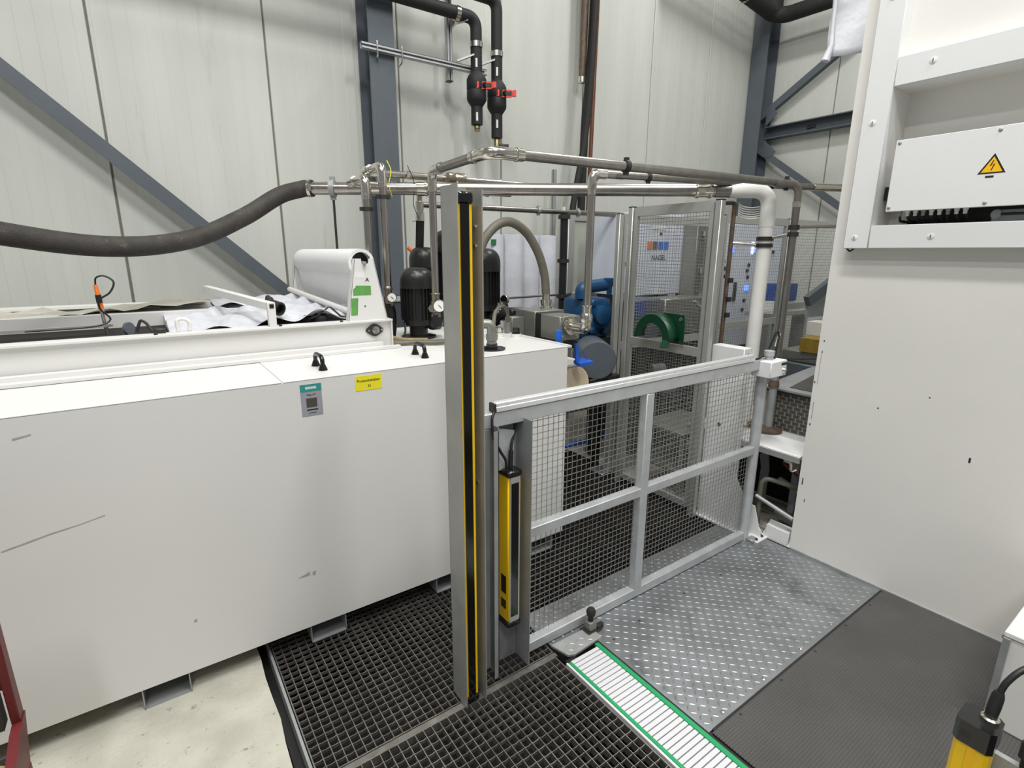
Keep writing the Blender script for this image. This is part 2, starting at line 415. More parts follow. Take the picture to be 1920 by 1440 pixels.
B().prism([(1.295, 1.525, 0.0), (1.525, 1.52, 0.0), (1.515, 1.437, 0.0), (1.345, 1.425, 0.0), (1.318, 1.438, 0.0)], (0, 0, 0.010)).build('plate', 'tread_light', lp)
tag(treads(B(), 1.335, 1.515, 1.44, 1.518, 0.010).build('tread_pattern', 'tread_light', lp), kind='stuff')
B().box(1.29, 1.345, 1.405, 1.424, -0.02, 0.004).build('plate_lip', 'black_paint', lp)

# ------------------------------------------------------------------ rubber mat
rm = thing('rubber_mat', 'dark grey pimpled rubber mat along the foot of the white machine cabinet', 'mat', (2.2, 0.4, 0))
B().box(1.505, 2.962, -0.6, 0.853, -0.006, 0.004, 0.002).build('mat', 'mat_rubber', rm)
B().box(1.515, 2.96, 0.853, 0.862, -0.006, 0.0035).build('mat_edge', 'black_rubber', rm)
for x in (1.66, 1.95, 2.23, 2.52, 2.78): B().lathe((x, 0.838, 0.003), (0, 0, 1), [(0.006, 0), (0.006, 0.002)], 8).build('mat_screw', 'clamp_dark', rm)
B().box(1.4, 2.97, -0.6, 0.87, -0.03, -0.006).build('plate_support', 'black_paint', fl)

# ------------------------------------------------------------------ green edged slat strip
st = thing('slat_strip', 'white slatted floor strip with green edges beside the foreground grating', 'floor strip', (1.385, 0.75, -0.02))
o = OFF[st.name]
B().box(1.287, 1.485, -0.2, 1.405, -0.02, -0.006).build('carrier', 'black_paint', st)
s0 = B().box(1.308, 1.462, o.y - 0.0092, o.y + 0.0092, -0.006, 0.0045, 0.001).build('slat', 'slat_white', st)
yy = 1.400; k = 0
while yy > -0.15:
    if k == 0: s0.location.y = yy - o.y
    else: share(s0, 'slat', st, (0, yy - o.y, 0))
    yy -= 0.0222; k += 1
B().box(1.462, 1.483, -0.2, 1.425, -0.006, 0.008, 0.002).build('green_edge', 'green_edge', st)
B().box(1.292, 1.308, -0.2, 1.405, -0.006, 0.008, 0.002).build('green_edge', 'green_edge', st)
B().box(1.282, 1.292, -0.2, 1.410, -0.02, 0.006, 0.001).build('white_edge', 'slat_white', st)
B().box(1.483, 1.496, -0.2, 1.43, -0.02, 0.001).build('gap_seal', 'black_rubber', st)

# ------------------------------------------------------------------ hall steelwork
def ibeam_z(x0, x1, y0, y1, z0, z1, along, tf=0.012, tw=0.008):
    b = B()
    if along == 'Y':     # web runs along Y, flanges face -Y / +Y
        b.box(x0, x1, y0, y0 + tf, z0, z1); b.box(x0, x1, y1 - tf, y1, z0, z1)
        xm = (x0 + x1) / 2; b.box(xm - tw / 2, xm + tw / 2, y0 + tf, y1 - tf, z0, z1)
    else:
        b.box(x0, x0 + tf, y0, y1, z0, z1); b.box(x1 - tf, x1, y0, y1, z0, z1)
        ym = (y0 + y1) / 2; b.box(x0 + tf, x1 - tf, ym - tw / 2, ym + tw / 2, z0, z1)
    return b
c = ibeam_z(1.655, 1.855, 4.2, 4.43, -0.01, 7.2, 'Y').build('steel_column', 'steel_blue')
tag(c, 'blue grey steel column on the long wall behind the vertical pipes', 'column', 'hall columns')
c = ibeam_z(6.86, 7.1, 4.22, 4.43, -0.01, 7.2, 'X').build('steel_column', 'steel_blue')
tag(c, 'blue grey steel column in the corner of the hall', 'column', 'hall columns')
b = B(); d = V(0.94 - -0.446, 0, 1.403 - 2.687).normalized(); n = V(-d.z, 0, d.x)
p0 = V(-0.446, 4.3, 2.687) - d * 3.0; p1 = V(0.94, 4.3, 1.403) + d * 0.9
b.obox((p0 + p1) / 2, (p1 - p0) / 2, n * 0.043, V(0, 0.006, 0)); b.obox((p0 + p1) / 2 + n * 0.037 + V(0, 0.04, 0), (p1 - p0) / 2, n * 0.006, V(0, 0.04, 0))
tag(b.build('diagonal_brace', 'steel_blue'), 'long grey diagonal brace across the left wall behind the black hose', 'brace', 'wall braces')
gb = thing('girt_beam', 'horizontal dark steel channel beam on the end wall', 'beam', (7.0, 2.6, 3.15))
b = B(); b.box(6.98, 7.10, 0.4, 4.22, 3.285, 3.297); b.box(6.98, 7.10, 0.4, 4.22, 3.15, 3.162); b.box(7.088, 7.10, 0.4, 4.22, 3.15, 3.297)
b.build('channel', 'steel_blue', gb)
B().box(7.07, 7.09, 3.62, 3.72, 3.205, 3.24, 0.005).build('end_clip', 'clamp_dark', gb)
def brace(p0, p1, label):
    t = thing('wall_brace', label, 'brace', ((p0[0] + p1[0]) / 2, (p0[1] + p1[1]) / 2, min(p0[2], p1[2])), 'wall braces')
    p0 = V(p0); p1 = V(p1); d = (p1 - p0).normalized(); n = V(1, 0, 0).cross(d)
    b = B(); b.obox((p0 + p1) / 2, (p1 - p0) / 2, n * 0.04, V(0.005, 0, 0)); b.obox((p0 + p1) / 2 + n * 0.036 + V(0.035, 0, 0), (p1 - p0) / 2, n * 0.004, V(0.035, 0, 0))
    b.build('angle_bar', 'steel_blue', t); return t
t = brace((7.0, 4.36, 3.40), (7.0, 3.0, 4.24), 'angle brace rising to the right from the corner column')
B().prism([(6.99, 4.22, 3.30), (6.99, 4.22, 3.52), (6.99, 4.13, 3.52), (6.99, 4.08, 3.44)], (0.012, 0, 0)).build('gusset', 'steel_blue', t)
t = brace((7.0, 4.30, 3.05), (7.0, 2.9, 2.06), 'angle brace falling to the right from the corner column')
B().prism([(6.99, 4.22, 3.15), (6.99, 4.22, 2.94), (6.99, 4.10, 2.92), (6.99, 4.04, 2.98)], (0.012, 0, 0)).build('gusset', 'steel_blue', t)
# ================================================================== WHITE TANK
tk = thing('coolant_tank', 'long white steel tank on box feet across the left half', 'tank', (0.3, 2.7, 0.0))
TX0, TX1, TY0, TY1, TZ0, TZ1 = -1.9, 1.89, 2.15, 3.35, 0.088, 1.205
bd = B().box(TX0, TX1, TY0, TY1, TZ0, TZ1 - 0.004, 0.002).build('body', 'tank_paint', tk)
ld = B().box(TX0, 0.4185, TY0 - 0.001, 2.60, TZ1 - 0.004, TZ1, 0.001).build('lid', 'tank_paint', tk)
ld2 = B().box(0.4225, TX1 + 0.001, TY0 - 0.001, TY1, TZ1 - 0.004, TZ1, 0.001).build('lid', 'tank_paint', tk)
B().bar((1.905, 2.15, 1.203), (1.905, 3.3, 1.203), 0.025, 0.012).build('lid_rim', 'tank_paint', tk)
def handle(x, y):
    h = B(); z = TZ1
    pts = fillet([(x, y - 0.055, z), (x, y - 0.055, z + 0.058), (x, y + 0.055, z + 0.058), (x, y + 0.055, z)], 0.04, 6)
    h.tube(pts, 0.0095, 10)
    for s_ in (-1, 1): h.lathe((x, y + s_ * 0.055, z), (0, 0, 1), [(0.02, 0), (0.019, 0.004), (0.011, 0.025)], 12)
    h.build('handle', 'black_gloss', ld2)
handle(0.615, 2.34); handle(1.10, 2.345)
for (fx, ow) in [(-0.187, 1), (0.434, 1), (1.054, 1), (1.66, 1), (-0.82, 1)]:
    b = B()
    t = 0.004; a = fx; e = fx + 0.157; z1 = TZ0
    b.box(a, a + t, 2.155, 3.3, 0.0, z1); b.box(e - t, e, 2.155, 3.3, 0.0, z1); b.box(a, e, 2.155, 3.3, 0.0, t)
    b.box(a, e, 2.34, 2.345, t, z1)
    b.build('box_foot', 'galv_dull', tk)
# filler flange with elbow hose fitting near the right end, breather caps
fl_ = B(); fl_.lathe((1.495, 2.305, TZ1), (0, 0, 1), [(0.072, 0), (0.072, 0.008), (0.03, 0.010), (0.03, 0.03), (0.026, 0.03)], 24)
fl_.build('filler_flange', 'black_gloss', tk)
b = B(); b.lathe((1.495, 2.305, TZ1 + 0.03), (0, 0, 1), [(0.026, 0), (0.026, 0.02), (0.031, 0.02), (0.031, 0.05), (0.024, 0.052), (0.024, 0.085)], 6, False)
b.tube(fillet([(1.495, 2.305, TZ1 + 0.07), (1.495, 2.305, TZ1 + 0.135), (1.40, 2.36, TZ1 + 0.135)], 0.04), 0.026, 12)
b.build('hose_fitting', 'block_grey', tk)
for (x, y, m_) in [(1.765, 2.64, 'chrome'), (1.84, 2.57, 'black_gloss'), (1.80, 2.85, 'pvc_white')]:
    b = B(); b.lathe((x, y, TZ1), (0, 0, 1), [(0.026, 0), (0.026, 0.03), (0.02, 0.03), (0.022, 0.04), (0.022, 0.055), (0.014, 0.06)], 14); b.build('breather_cap', m_, tk)
    B().lathe((x, y, TZ1), (0, 0, 1), [(0.03, 0), (0.03, 0.022)], 14).build('cap_neck', 'pvc_white', tk)
# stickers on the front face
tg = B(); y = TY0 - 0.0012
def quad_tag(pts, yy, th=0.001): return B().prism([(x, yy, z) for x, z in pts], (0, th, 0))
# asset tag, slightly tilted: position measured on the front face
ax, az, aw, ah = 0.482, 1.052, 0.083, 0.132
tagp = B().box(ax - 0.000, ax + aw, y, y + 0.001, az, az + ah, 0.0003).build('asset_tag', 'tag_grey', tk)
tag(tagp, 'grey asset tag with teal header')
B().box(ax, ax + aw, y - 0.0006, y, az + ah - 0.03, az + ah).build('header', 'tag_teal', tagp)
B().box(ax + 0.02, ax + 0.063, y - 0.001, y - 0.0006, az + ah - 0.020, az + ah - 0.010).build('header_print', 'slat_white', tagp)
text('Pos.-VI', 'sign_black', tagp, (ax + 0.041, y - 0.0005, az + 0.088), (1, 0, 0), (0, 0, 1), 0.012)
B().box(ax + 0.020, ax + 0.062, y - 0.0005, y, az + 0.036, az + 0.074).build('print_patch', 'mud_stain', tagp)
B().box(ax + 0.020, ax + 0.064, y - 0.0005, y, az + 0.023, az + 0.028).build('print_line', 'sign_black', tagp)
B().box(ax + 0.026, ax + 0.056, y - 0.0005, y, az + 0.011, az + 0.014).build('print_line', 'mud_stain', tagp)
sx0, sx1, sz0, sz1 = 0.706, 0.822, 1.125, 1.190
stk = B().box(sx0, sx1, y, y + 0.001, sz0, sz1, 0.0003).build('name_sticker', 'sticker_yellow', tk)
tag(stk, 'yellow name sticker with black lettering')
text('Prozessbehälter', 'sign_black', stk, ((sx0 + sx1) / 2, y - 0.0005, sz0 + 0.043), (1, 0, 0), (0, 0, 1), 0.0158)
text('32', 'sign_black', stk, ((sx0 + sx1) / 2 + 0.002, y - 0.0005, sz0 + 0.019), (1, 0, 0), (0, 0, 1), 0.014)
# scuffs on the painted front
for pts in ([(-0.46, 0.775), (-0.40, 0.787), (-0.33, 0.800), (-0.26, 0.808), (-0.19, 0.822), (-0.19, 0.818), (-0.27, 0.803), (-0.34, 0.793), (-0.40, 0.781), (-0.46, 0.770)],
            [(0.40, 0.345), (0.43, 0.352), (0.45, 0.36), (0.452, 0.342), (0.43, 0.34)], [(0.462, 0.352), (0.478, 0.357), (0.474, 0.335), (0.462, 0.337)],
            [(-0.375, 1.135), (-0.33, 1.142), (-0.33, 1.137), (-0.375, 1.128)], [(0.012, 0.31), (0.024, 0.315), (0.022, 0.30), (0.012, 0.301)]):
    quad_tag(pts, y + 0.0006, 0.0008).build('scuff_mark', 'scuff', tk)

# ------------------------------------------------------------------ paper band filter trough on the tank
tr = thing('band_filter', 'white filter trough lying along the back of the tank top', 'filter', (0.1, 3.1, 1.205))
b = B(); b.box(-1.9, 1.086, 2.672, 2.680, 1.207, 1.347); b.box(-1.9, 1.094, 2.650, 2.735, 1.347, 1.357, 0.001); b.box(1.0865, 1.0935, 2.655, 2.735, 1.207, 1.3465)
b.build('side_beam', 'tank_paint', tr)
B().box(-1.9, 1.03, 2.632, 2.66, 1.206, 1.243, 0.002).build('lower_ledge', 'tank_paint', tr)
B().box(-1.9, 1.115, 2.606, 2.634, 1.205, 1.222, 0.002).build('lower_ledge', 'tank_paint', tr)
b = B(); b.box(-1.9, 1.10, 3.62, 3.64, 1.2, 1.42); b.box(-1.9, 1.10, 3.56, 3.66, 1.405, 1.42, 0.001); b.build('side_beam', 'tank_paint', tr)
B().box(-1.9, 0.10, 2.74, 3.24, 1.2, 1.332).build('trough_sump', 'pit', tr)
B().box(0.10, 1.068, 2.74, 3.62, 1.2, 1.318).build('fleece_bed', 'paper_grey', tr)
B().box(-1.9, 0.46, 3.24, 3.26, 1.22, 1.40, 0.002).build('inner_wall', 'tank_paint', tr)
B().box(-1.9, 0.34, 3.26, 3.50, 1.385, 1.40, 0.002).build('inner_shelf', 'tank_paint', tr)
B().box(1.07, 1.088, 2.735, 3.62, 1.2, 1.36).build('end_plate', 'tank_paint', tr)
# flange bearing on the right end
b = B(); pts = []
for k in range(24):
    a = 2 * math.pi * k / 24; r = 0.032 + 0.016 * abs(math.cos(a)) ** 6
    pts.append((0.998 + r * math.cos(a), 2.664, 1.303 + 0.032 * math.sin(a)))
bg_ = B().prism(pts, (0, 0.01, 0)).build('flange_bearing', 'clamp_dark', tr)
B().lathe((1.002, 2.664, 1.303), (0, -1, 0), [(0.022, 0), (0.020, 0.006), (0.012, 0.006), (0.012, 0.014)], 16).build('shaft_end', 'chrome', bg_)
for dx in (-0.033, 0.037): B().lathe((0.999 + dx, 2.664, 1.303), (0, -1, 0), [(0.006, 0), (0.006, 0.004)], 8).build('bolt', 'chrome', bg_)
# square tube arm and post on the trough edge
ar = B(); ar.bar((0.318, 3.36, 1.50), (0.512, 2.70, 1.450), 0.038, 0.036, bev=0.002); ar.build('cover_arm', 'tank_paint', tr)
b = B(); b.box(0.492, 0.526, 2.672, 2.706, 1.357, 1.47, 0.002); b.build('cover_post', 'tank_paint', tr)
B().box(0.500, 0.519, 2.6695, 2.672, 1.443, 1.462).build('tube_opening', 'black_paint', tr)
for x in (0.045, 0.54, 0.83): B().lathe((x, 2.672, 1.357), (0, 0, 1), [(0.008, 0), (0.008, 0.006), (0.005, 0.007)], 6, False).build('bolt', 'clamp_dark', tr)
B().bar((-1.9, 2.86, 1.372), (-0.105, 3.0, 1.372), 0.02, 0.012).build('level_rail', 'alu', tr)
# level probe with orange plug
pr = B(); pr.cyl((-0.125, 3.0, 1.24), (-0.135, 3.0, 1.445), 0.009, n=10); pr.build('level_probe', 'chrome', tr)
pb = B(); pb.cyl((-0.136, 3.0, 1.445), (-0.138, 3.0, 1.475), 0.011, n=10); pb.cyl((-0.139, 3.0, 1.51), (-0.142, 3.0, 1.555), 0.010, 0.007, n=10); pb.build('probe_plug', 'orange', tr)
B().cyl((-0.138, 3.0, 1.475), (-0.139, 3.0, 1.51), 0.012, n=10).build('probe_ring', 'black_paint', tr)
B().tube(spline([(-0.142, 3.0, 1.555), (-0.135, 3.0, 1.585), (-0.105, 2.995, 1.592), (-0.075, 2.985, 1.565), (-0.095, 2.98, 1.52), (-0.135, 2.975, 1.49), (-0.14, 2.985, 1.45), (-0.11, 2.98, 1.40), (-0.18, 2.96, 1.375), (-0.4, 2.95, 1.372)]), 0.004, 6).build('probe_cable', 'cable_black', tr)

# used filter fleece lying in the trough, crumpled
def fleece(x0, x1, y0, y1, zf, seed, nx=26, ny=14, amp=0.03):
    rnd = random.Random(seed); ph = [(rnd.uniform(6, 40) * rnd.choice((-1, 1)), rnd.uniform(6, 40), rnd.uniform(0, 6)) for _ in range(9)]
    g = []
    for j in range(ny + 1):
        row = []
        for i in range(nx + 1):
            x = x0 + (x1 - x0) * i / nx; yv = y0 + (y1 - y0) * j / ny
            z = zf(x, yv) + amp * sum(math.sin(a * x + b_ * yv + c_) for a, b_, c_ in ph) / 3.2
            row.append((x, yv, z))
        g.append(row)
    return B().sheet(g)
ff = fleece(0.10, 1.06, 2.745, 3.60, lambda x, y: 1.352 + 0.035 * max(0, math.sin((x - 0.3) * 3.3)) + 0.06 * (y - 2.745), 3, nx=44, ny=30, amp=0.018).build('filter_fleece', 'paper_grey')
tag(ff, 'crumpled white filter fleece lying in the trough below the roll', 'filter fleece')
fb = fleece(-1.9, 0.33, 3.27, 3.56, lambda x, y: 1.42 + 0.02 * math.sin(4 * x), 9, nx=40, ny=6, amp=0.010).build('filter_fleece', 'concrete')
tag(fb, 'dirty strip of used fleece on the far ledge of the trough', 'filter fleece')
fp = fleece(0.345, 0.62, 3.28, 3.58, lambda x, y: 1.415, 12, nx=14, ny=8, amp=0.012).build('plastic_sheet', 'plastic_wrap')
tag(fp, 'small glossy plastic sheet behind the tilted white arm', 'plastic sheet')
# loose black caps, clamp and hook in the trough
for (x, y, r, l) in [(0.76, 2.80, 0.035, 'black rubber bung in the trough left of the roll stand'), (0.70, 2.82, 0.025, 'smaller crushed black bung beside the black rubber bung')]:
    cp = B(); cp.lathe((x, y, 1.352), (0.1, -0.3, 1), [(r, 0), (r, r * 0.8), (r * 0.8, r * 1.1), (r * 0.5, r * 1.15), (r * 0.5, r * 0.7)], 14)
    tag(cp.build('rubber_bung', 'black_rubber'), l, 'bung')
cp = B(); cp.lathe((0.535, 2.78, 1.44), (0.5, -0.85, -0.2), [(0.034, 0), (0.034, 0.05), (0.026, 0.052), (0.026, 0.02)], 16); cp.lathe((0.535, 2.78, 1.44), (-0.3, 0.5, 1), [(0.02, 0), (0.02, 0.04), (0.008, 0.06)], 10)
tag(cp.build('rubber_roller', 'black_rubber'), 'black rubber roller end beside the white square post', 'roller')
b = B(); b.tube(fillet([(0.70, 2.78, 1.37), (0.735, 2.77, 1.38), (0.80, 2.76, 1.43), (0.855, 2.755, 1.375), (0.90, 2.75, 1.37)], 0.012), 0.005, 6)
tag(b.build('wire_hook', 'clamp_dark'), 'bent grey wire hook on the fleece left of the roll stand', 'hook')
ck = thing('crank_handle', 'grey cranked handle with disc on the trough edge left of the square post', 'crank', (0.04, 2.75, 1.355))
B().tube(fillet([(-0.02, 2.76, 1.365), (0.0, 2.76, 1.415), (0.02, 2.75, 1.40), (0.035, 2.73, 1.365), (0.075, 2.72, 1.368)], 0.012), 0.006, 8).build('crank', 'clamp_dark', ck)
B().lathe((-0.05, 2.80, 1.375), (0.7, -0.6, 0.1), [(0.028, 0), (0.028, 0.012)], 14).build('disc', 'steel_blue', ck)
B().box(0.04, 0.085, 2.705, 2.735, 1.357, 1.378, 0.004).build('grip', 'clamp_dark', ck)
b = B(); b.tube(spline([(0.13, 2.72, 1.362), (0.13, 2.72, 1.405), (0.155, 2.72, 1.412), (0.175, 2.72, 1.395), (0.172, 2.72, 1.36)]), 0.008, 8)
tag(b.build('white_bracket', 'white_paint'), 'small white looped bracket on the trough edge right of the crank', 'bracket')

# ------------------------------------------------------------------ filter paper roll on its stand
rs = thing('roll_stand', 'white trapezoid roll stand with green tape on the trough', 'stand', (0.96, 3.1, 1.357))
for (yy, dx) in ((2.668, 0.0), (3.60, -0.06)):
    b = B(); t = 0.006
    pts = [(0.866 + dx, yy, 1.357), (1.072 + dx, yy, 1.357), (1.012 + dx, yy, 1.668), (0.988 + dx, yy, 1.668), (0.985 + dx, yy, 1.645), (0.966 + dx, yy, 1.632), (0.950 + dx, yy, 1.645), (0.948 + dx, yy, 1.668), (0.916 + dx, yy, 1.668)]
    b.prism(pts, (0, t, 0)); b.bar((0.866 + dx, yy + 0.02, 1.357), (0.916 + dx, yy + 0.02, 1.668), 0.04, 0.004, up=(1, 0, 0)); b.bar((1.072 + dx, yy + 0.02, 1.357), (1.012 + dx, yy + 0.02, 1.668), 0.04, 0.004, up=(1, 0, 0))
    pn = b.build('side_plate', 'tank_paint', rs)
    if yy < 3:
        yq = yy - 0.0008
        B().prism([(0.897, yq, 1.485), (0.991, yq, 1.485), (0.991, yq, 1.532), (0.915, yq, 1.535), (0.909, yq, 1.524), (0.897, yq, 1.515)], (0, 0.0006, 0)).build('green_tape', 'green_tape', pn)
        B().prism([(0.880, yq, 1.385), (0.914, yq, 1.385), (0.922, yq, 1.472), (0.886, yq, 1.472)], (0, 0.0006, 0)).build('green_tape', 'green_tape', pn)
        B().prism([(0.913, yq, 1.575), (0.962, yq, 1.573), (0.962, yq, 1.602), (0.913, yq, 1.604)], (0, 0.0006, 0)).build('paper_label', 'paper', pn)
        B().lathe((0.955, yq, 1.43), (0, -1, 0), [(0.004, 0), (0.004, 0.0008)], 8).build('screw_hole', 'black_paint', pn)
        B().prism([(0.960, yq, 1.55), (0.975, yq, 1.575), (0.985, yq, 1.552), (0.972, yq, 1.56)], (0, 0.0006, 0)).build('tape_residue', 'mud_stain', pn)
b = B(); b.tube([(0.80, 3.58, 1.47), (0.90, 2.69, 1.395)], 0.016, 10); b.build('guide_rod', 'tank_paint', rs)
pr = thing('paper_roll', 'white filter paper roll lying in the white stand', 'paper roll', (0.94, 3.1, 1.55))
ra, rb = V(0.962, 2.70, 1.646), V(0.905, 3.57, 1.646); 
b = B(); b.hollow(ra, rb, 0.070, 0.054, 40); b.build('wound_paper', 'paper', pr)
B().cyl(ra + V(0, 0.04, 0), rb, 0.0535, n=24).build('core', 'black_paint', pr)
B().cyl(ra - V(0, 0.05, 0), ra + V(0, 0.1, 0), 0.009, n=10).build('spindle', 'galv_dull', pr)
g = []
for k in range(9):
    t = k / 8; row = []
    for j in range(9):
        q = j / 8; p = ra.lerp(rb, q)
        row.append((p.x - 0.045 + 0.02 * t + 0.03 * t * t, p.y, p.z - 0.052 - 0.19 * t - 0.008 * math.sin(q * 6) * t))
    g.append(row)
B().sheet(g).build('hanging_web', 'paper', pr)
# ================================================================== PIPEWORK
def press(b, p, d, r, L=0.035):      # press-fit socket with beaded rim
    p = V(p); d = V(d).normalized()
    b.lathe(p, d, [(r * 1.02, 0), (r * 1.16, 0.002), (r * 1.16, L * 0.7), (r * 1.30, L * 0.74), (r * 1.30, L * 0.95), (r * 1.02, L)], 18)
def pclamp(b, p, d, r, wd=0.022):
    p = V(p); d = V(d).normalized()
    b.lathe(p - d * wd / 2, d, [(r * 1.02, 0), (r * 1.32, 0), (r * 1.32, wd), (r * 1.02, wd)], 18)
    a, c = b.frame(d)
    for s_ in (-1, 1): b.obox(p + c * s_ * r * 1.5, d * wd / 2, a * 0.008, c * r * 0.3)
def bend(parent, a, c, b_, r, L=0.085, m='chrome'):
    a = V(a); c = V(c); b_ = V(b_)
    B().tube(fillet([c + (a - c).normalized() * L, c, c + (b_ - c).normalized() * L], L * 0.85, 9), r, 18).build('elbow', m, parent)
def presses(parent, lst, m='chrome'):
    for q in lst:
        b = B(); press(b, *q); b.build('press_socket', m, parent)
def clamps(parent, lst, m='clamp_dark'):
    for q in lst:
        b = B(); pclamp(b, *q); b.build('pipe_clamp', m, parent)
def gauge(parent, p, r=0.032, d=(-0.45, -0.89, 0.05)):
    d = V(d).normalized(); p = V(p)
    g = B().lathe(p - d * 0.018, d, [(r * 0.9, 0), (r, 0.004), (r, 0.022), (r * 0.9, 0.024), (r * 0.9, 0.021)], 22).build('pressure_gauge', 'black_paint', parent)
    B().lathe(p + d * 0.002, d, [(r * 0.9, 0), (r * 0.9, 0.0025)], 22).build('dial', 'gauge_face', g)
    b = B(); a = d.cross(V(0, 0, 1)).normalized(); u = a.cross(d).normalized()
    b.bar(p + d * 0.0055 - (a * 0.4 - u * -0.5) * r * 0.55 * -1 * 0.6, p + d * 0.0055 + (a * -0.6 - u * 0.6) * r * 0.6, 0.0028, 0.001, up=d); b.build('needle', 'black_paint', g)
    B().cyl(p - V(0, 0, r * 1.75) - d * 0.01, p - V(0, 0, r * 0.9) - d * 0.01, 0.007, n=8).build('stem', 'brass', g)
    return g
Z1 = 2.072
# --- P1: the big horizontal pipe, hose side to white elbow
a1 = V(0.985, 3.44, Z1); e1 = V(3.228, 1.868, Z1); dP = (e1 - a1).normalized(); R1 = 0.037
p1 = thing('stainless_pipe', 'thick horizontal stainless pipe from the black hose to the white elbow', 'pipe', a1)
knee = a1 + dP * ((e1 - a1).length - 0.30)
B().cyl(a1 - dP * 0.06, knee, R1, n=28).build('tube', 'stainless', p1)
L1 = (e1 - a1).length
for t in (0.33, 0.60): B().lathe(a1 + dP * t, dP, [(R1 * 1.03, 0), (R1 * 1.12, 0.002), (R1 * 1.12, 0.05), (R1 * 1.22, 0.052), (R1 * 1.22, 0.062), (R1 * 1.03, 0.064)], 24).build('coupling', 'chrome', p1)
b = B()
b.lathe(knee - dP * 0.16, dP, [(R1 * 1.03, 0), (R1 * 1.25, 0.004), (R1 * 1.25, 0.02), (R1 * 1.12, 0.03), (R1 * 1.12, 0.08), (R1 * 1.25, 0.085), (R1 * 1.25, 0.10), (R1 * 1.03, 0.104)], 24)
b.build('coupling', 'chrome', p1)
b = B(); pclamp(b, a1 + dP * 0.09, dP, R1, 0.03); b.build('pipe_clamp', 'galv_dull', p1)
B().cyl(a1 + dP * 0.09 - V(0, 0, R1 * 1.4), V(a1.x + dP.x * 0.09, a1.y + dP.y * 0.09, 1.35), 0.0075, n=8).build('support_rod', 'clamp_dark', p1)
B().cyl(knee - dP * 0.04, knee + dP * 0.06, R1 * 1.12, n=24).build('reducer', 'stainless_dark', p1)
wp = thing('white_drop_pipe', 'white plastic elbow and drop pipe at the right end of the thick stainless pipe', 'pipe', (3.24, 1.87, 0.57))
WPX, WPY = 3.228, 1.868
B().tube(fillet([knee + dP * 0.05, V(WPX, WPY, Z1), V(WPX, WPY, 1.86)], 0.11, 10), 0.0445, 24).build('elbow', 'pvc_white', wp)
B().cyl((WPX, WPY, 0.585), (WPX, WPY, 1.88), 0.0425, n=24).build('drop_tube', 'pvc_white', wp)
B().lathe((WPX, WPY, 0.572), (0, 0, 1), [(0.075, 0), (0.075, 0.014), (0.05, 0.016), (0.05, 0.05)], 20).build('base_flange', 'chrome', wp)
for z in (1.79, 1.75): B().lathe((WPX, WPY, z - 0.012), (0, 0, 1), [(0.045, 0), (0.050, 0), (0.050, 0.024), (0.045, 0.024)], 20).build('pipe_clamp', 'clamp_dark', wp)
# --- black hose at left
hs = thing('suction_hose', 'thick black ribbed hose sagging in from the left to the stainless pipe', 'hose', (0.0, 3.2, 1.6))
hp = spline([(-2.2, 2.1, 2.10), (-1.4, 2.45, 1.94), (-0.62, 2.86, 1.805), (-0.12, 3.12, 1.722), (0.25, 3.30, 1.755), (0.55, 3.44, 1.885), (0.78, 3.53, 2.025), (0.92, 3.49, Z1)], 10) + [a1 - dP * 0.03]
B().tube(hp, 0.0475, 24).build('hose', 'hose_black', hs)
b = B(); b.lathe(a1 - dP * 0.055, dP, [(0.049, 0), (0.0525, 0), (0.0525, 0.018), (0.049, 0.018)], 24); b.obox(a1 - dP * 0.046 + V(-0.02, -0.048, 0.0), V(0.008, 0, 0), V(0, 0.008, 0), V(0, 0, 0.02)); b.build('hose_clamp', 'chrome', hs)

# --- V1 + P2: upper pipe at the front
R2 = 0.0218
p2 = thing('stainless_pipe', 'upper stainless pipe with a swept elbow below the black insulated valves', 'pipe', (1.31, 2.56, 1.4))
z2 = 2.10
c0 = V(1.262, 1.955, z2); v1 = V(1.312, 2.575, z2); c1 = V(3.30, 1.757, z2 + 0.002)
B().tube(fillet([v1 - V(0, 0, 0.62), v1, c0.lerp(v1, 0.25)], 0.07, 8), 0.0195, 18).build('riser_tube', 'stainless', p2)
B().tube([c0.lerp(v1, 0.85), c0.lerp(v1, 0.16)], R2, 18).build('link_tube', 'stainless_dark', p2)
bend(p2, v1 - V(0, 0, 1), v1, c0, 0.0242)
dd = (c1 - c0).normalized(); dk = (v1 - c0).normalized()
B().tube(fillet([c0 + dk * 0.13, c0, c0 + dd * 0.13], 0.10, 10), R2 * 1.18, 18).build('elbow', 'chrome', p2)
B().cyl(c0 + dd * 0.10, c1, R2, n=20).build('tube', 'stainless_dark', p2)
presses(p2, [(c0 + dk * 0.16, -dk, R2 * 1.05, 0.04), (c0 + dd * 0.16, -dd, R2 * 1.05, 0.04), (v1 - dk * 0.09, -dk, R2, 0.03), (v1 - V(0, 0, 0.10), V(0, 0, 1), 0.0205, 0.03)])
clamps(p2, [(c0 + dd * 0.73, dd, R2, 0.022), (c0 + dd * 1.96, dd, R2, 0.022)])
b = B(); q = V(v1.x, v1.y, 1.485)
b.lathe(q, (0, 0, 1), [(0.022, -0.09), (0.026, -0.088), (0.026, -0.04), (0.022, -0.038), (0.022, -0.005), (0.026, -0.003), (0.026, 0.0), (0.0205, 0.004)], 6 + 8); b.lathe(q + V(-0.015, -0.005, -0.075), (-0.5, -0.5, 0), [(0.022, 0), (0.022, 0.03)], 6, False); b.build('union_fitting', 'nickel', p2)
gauge(p2, (1.302, 2.515, 1.425), 0.034)
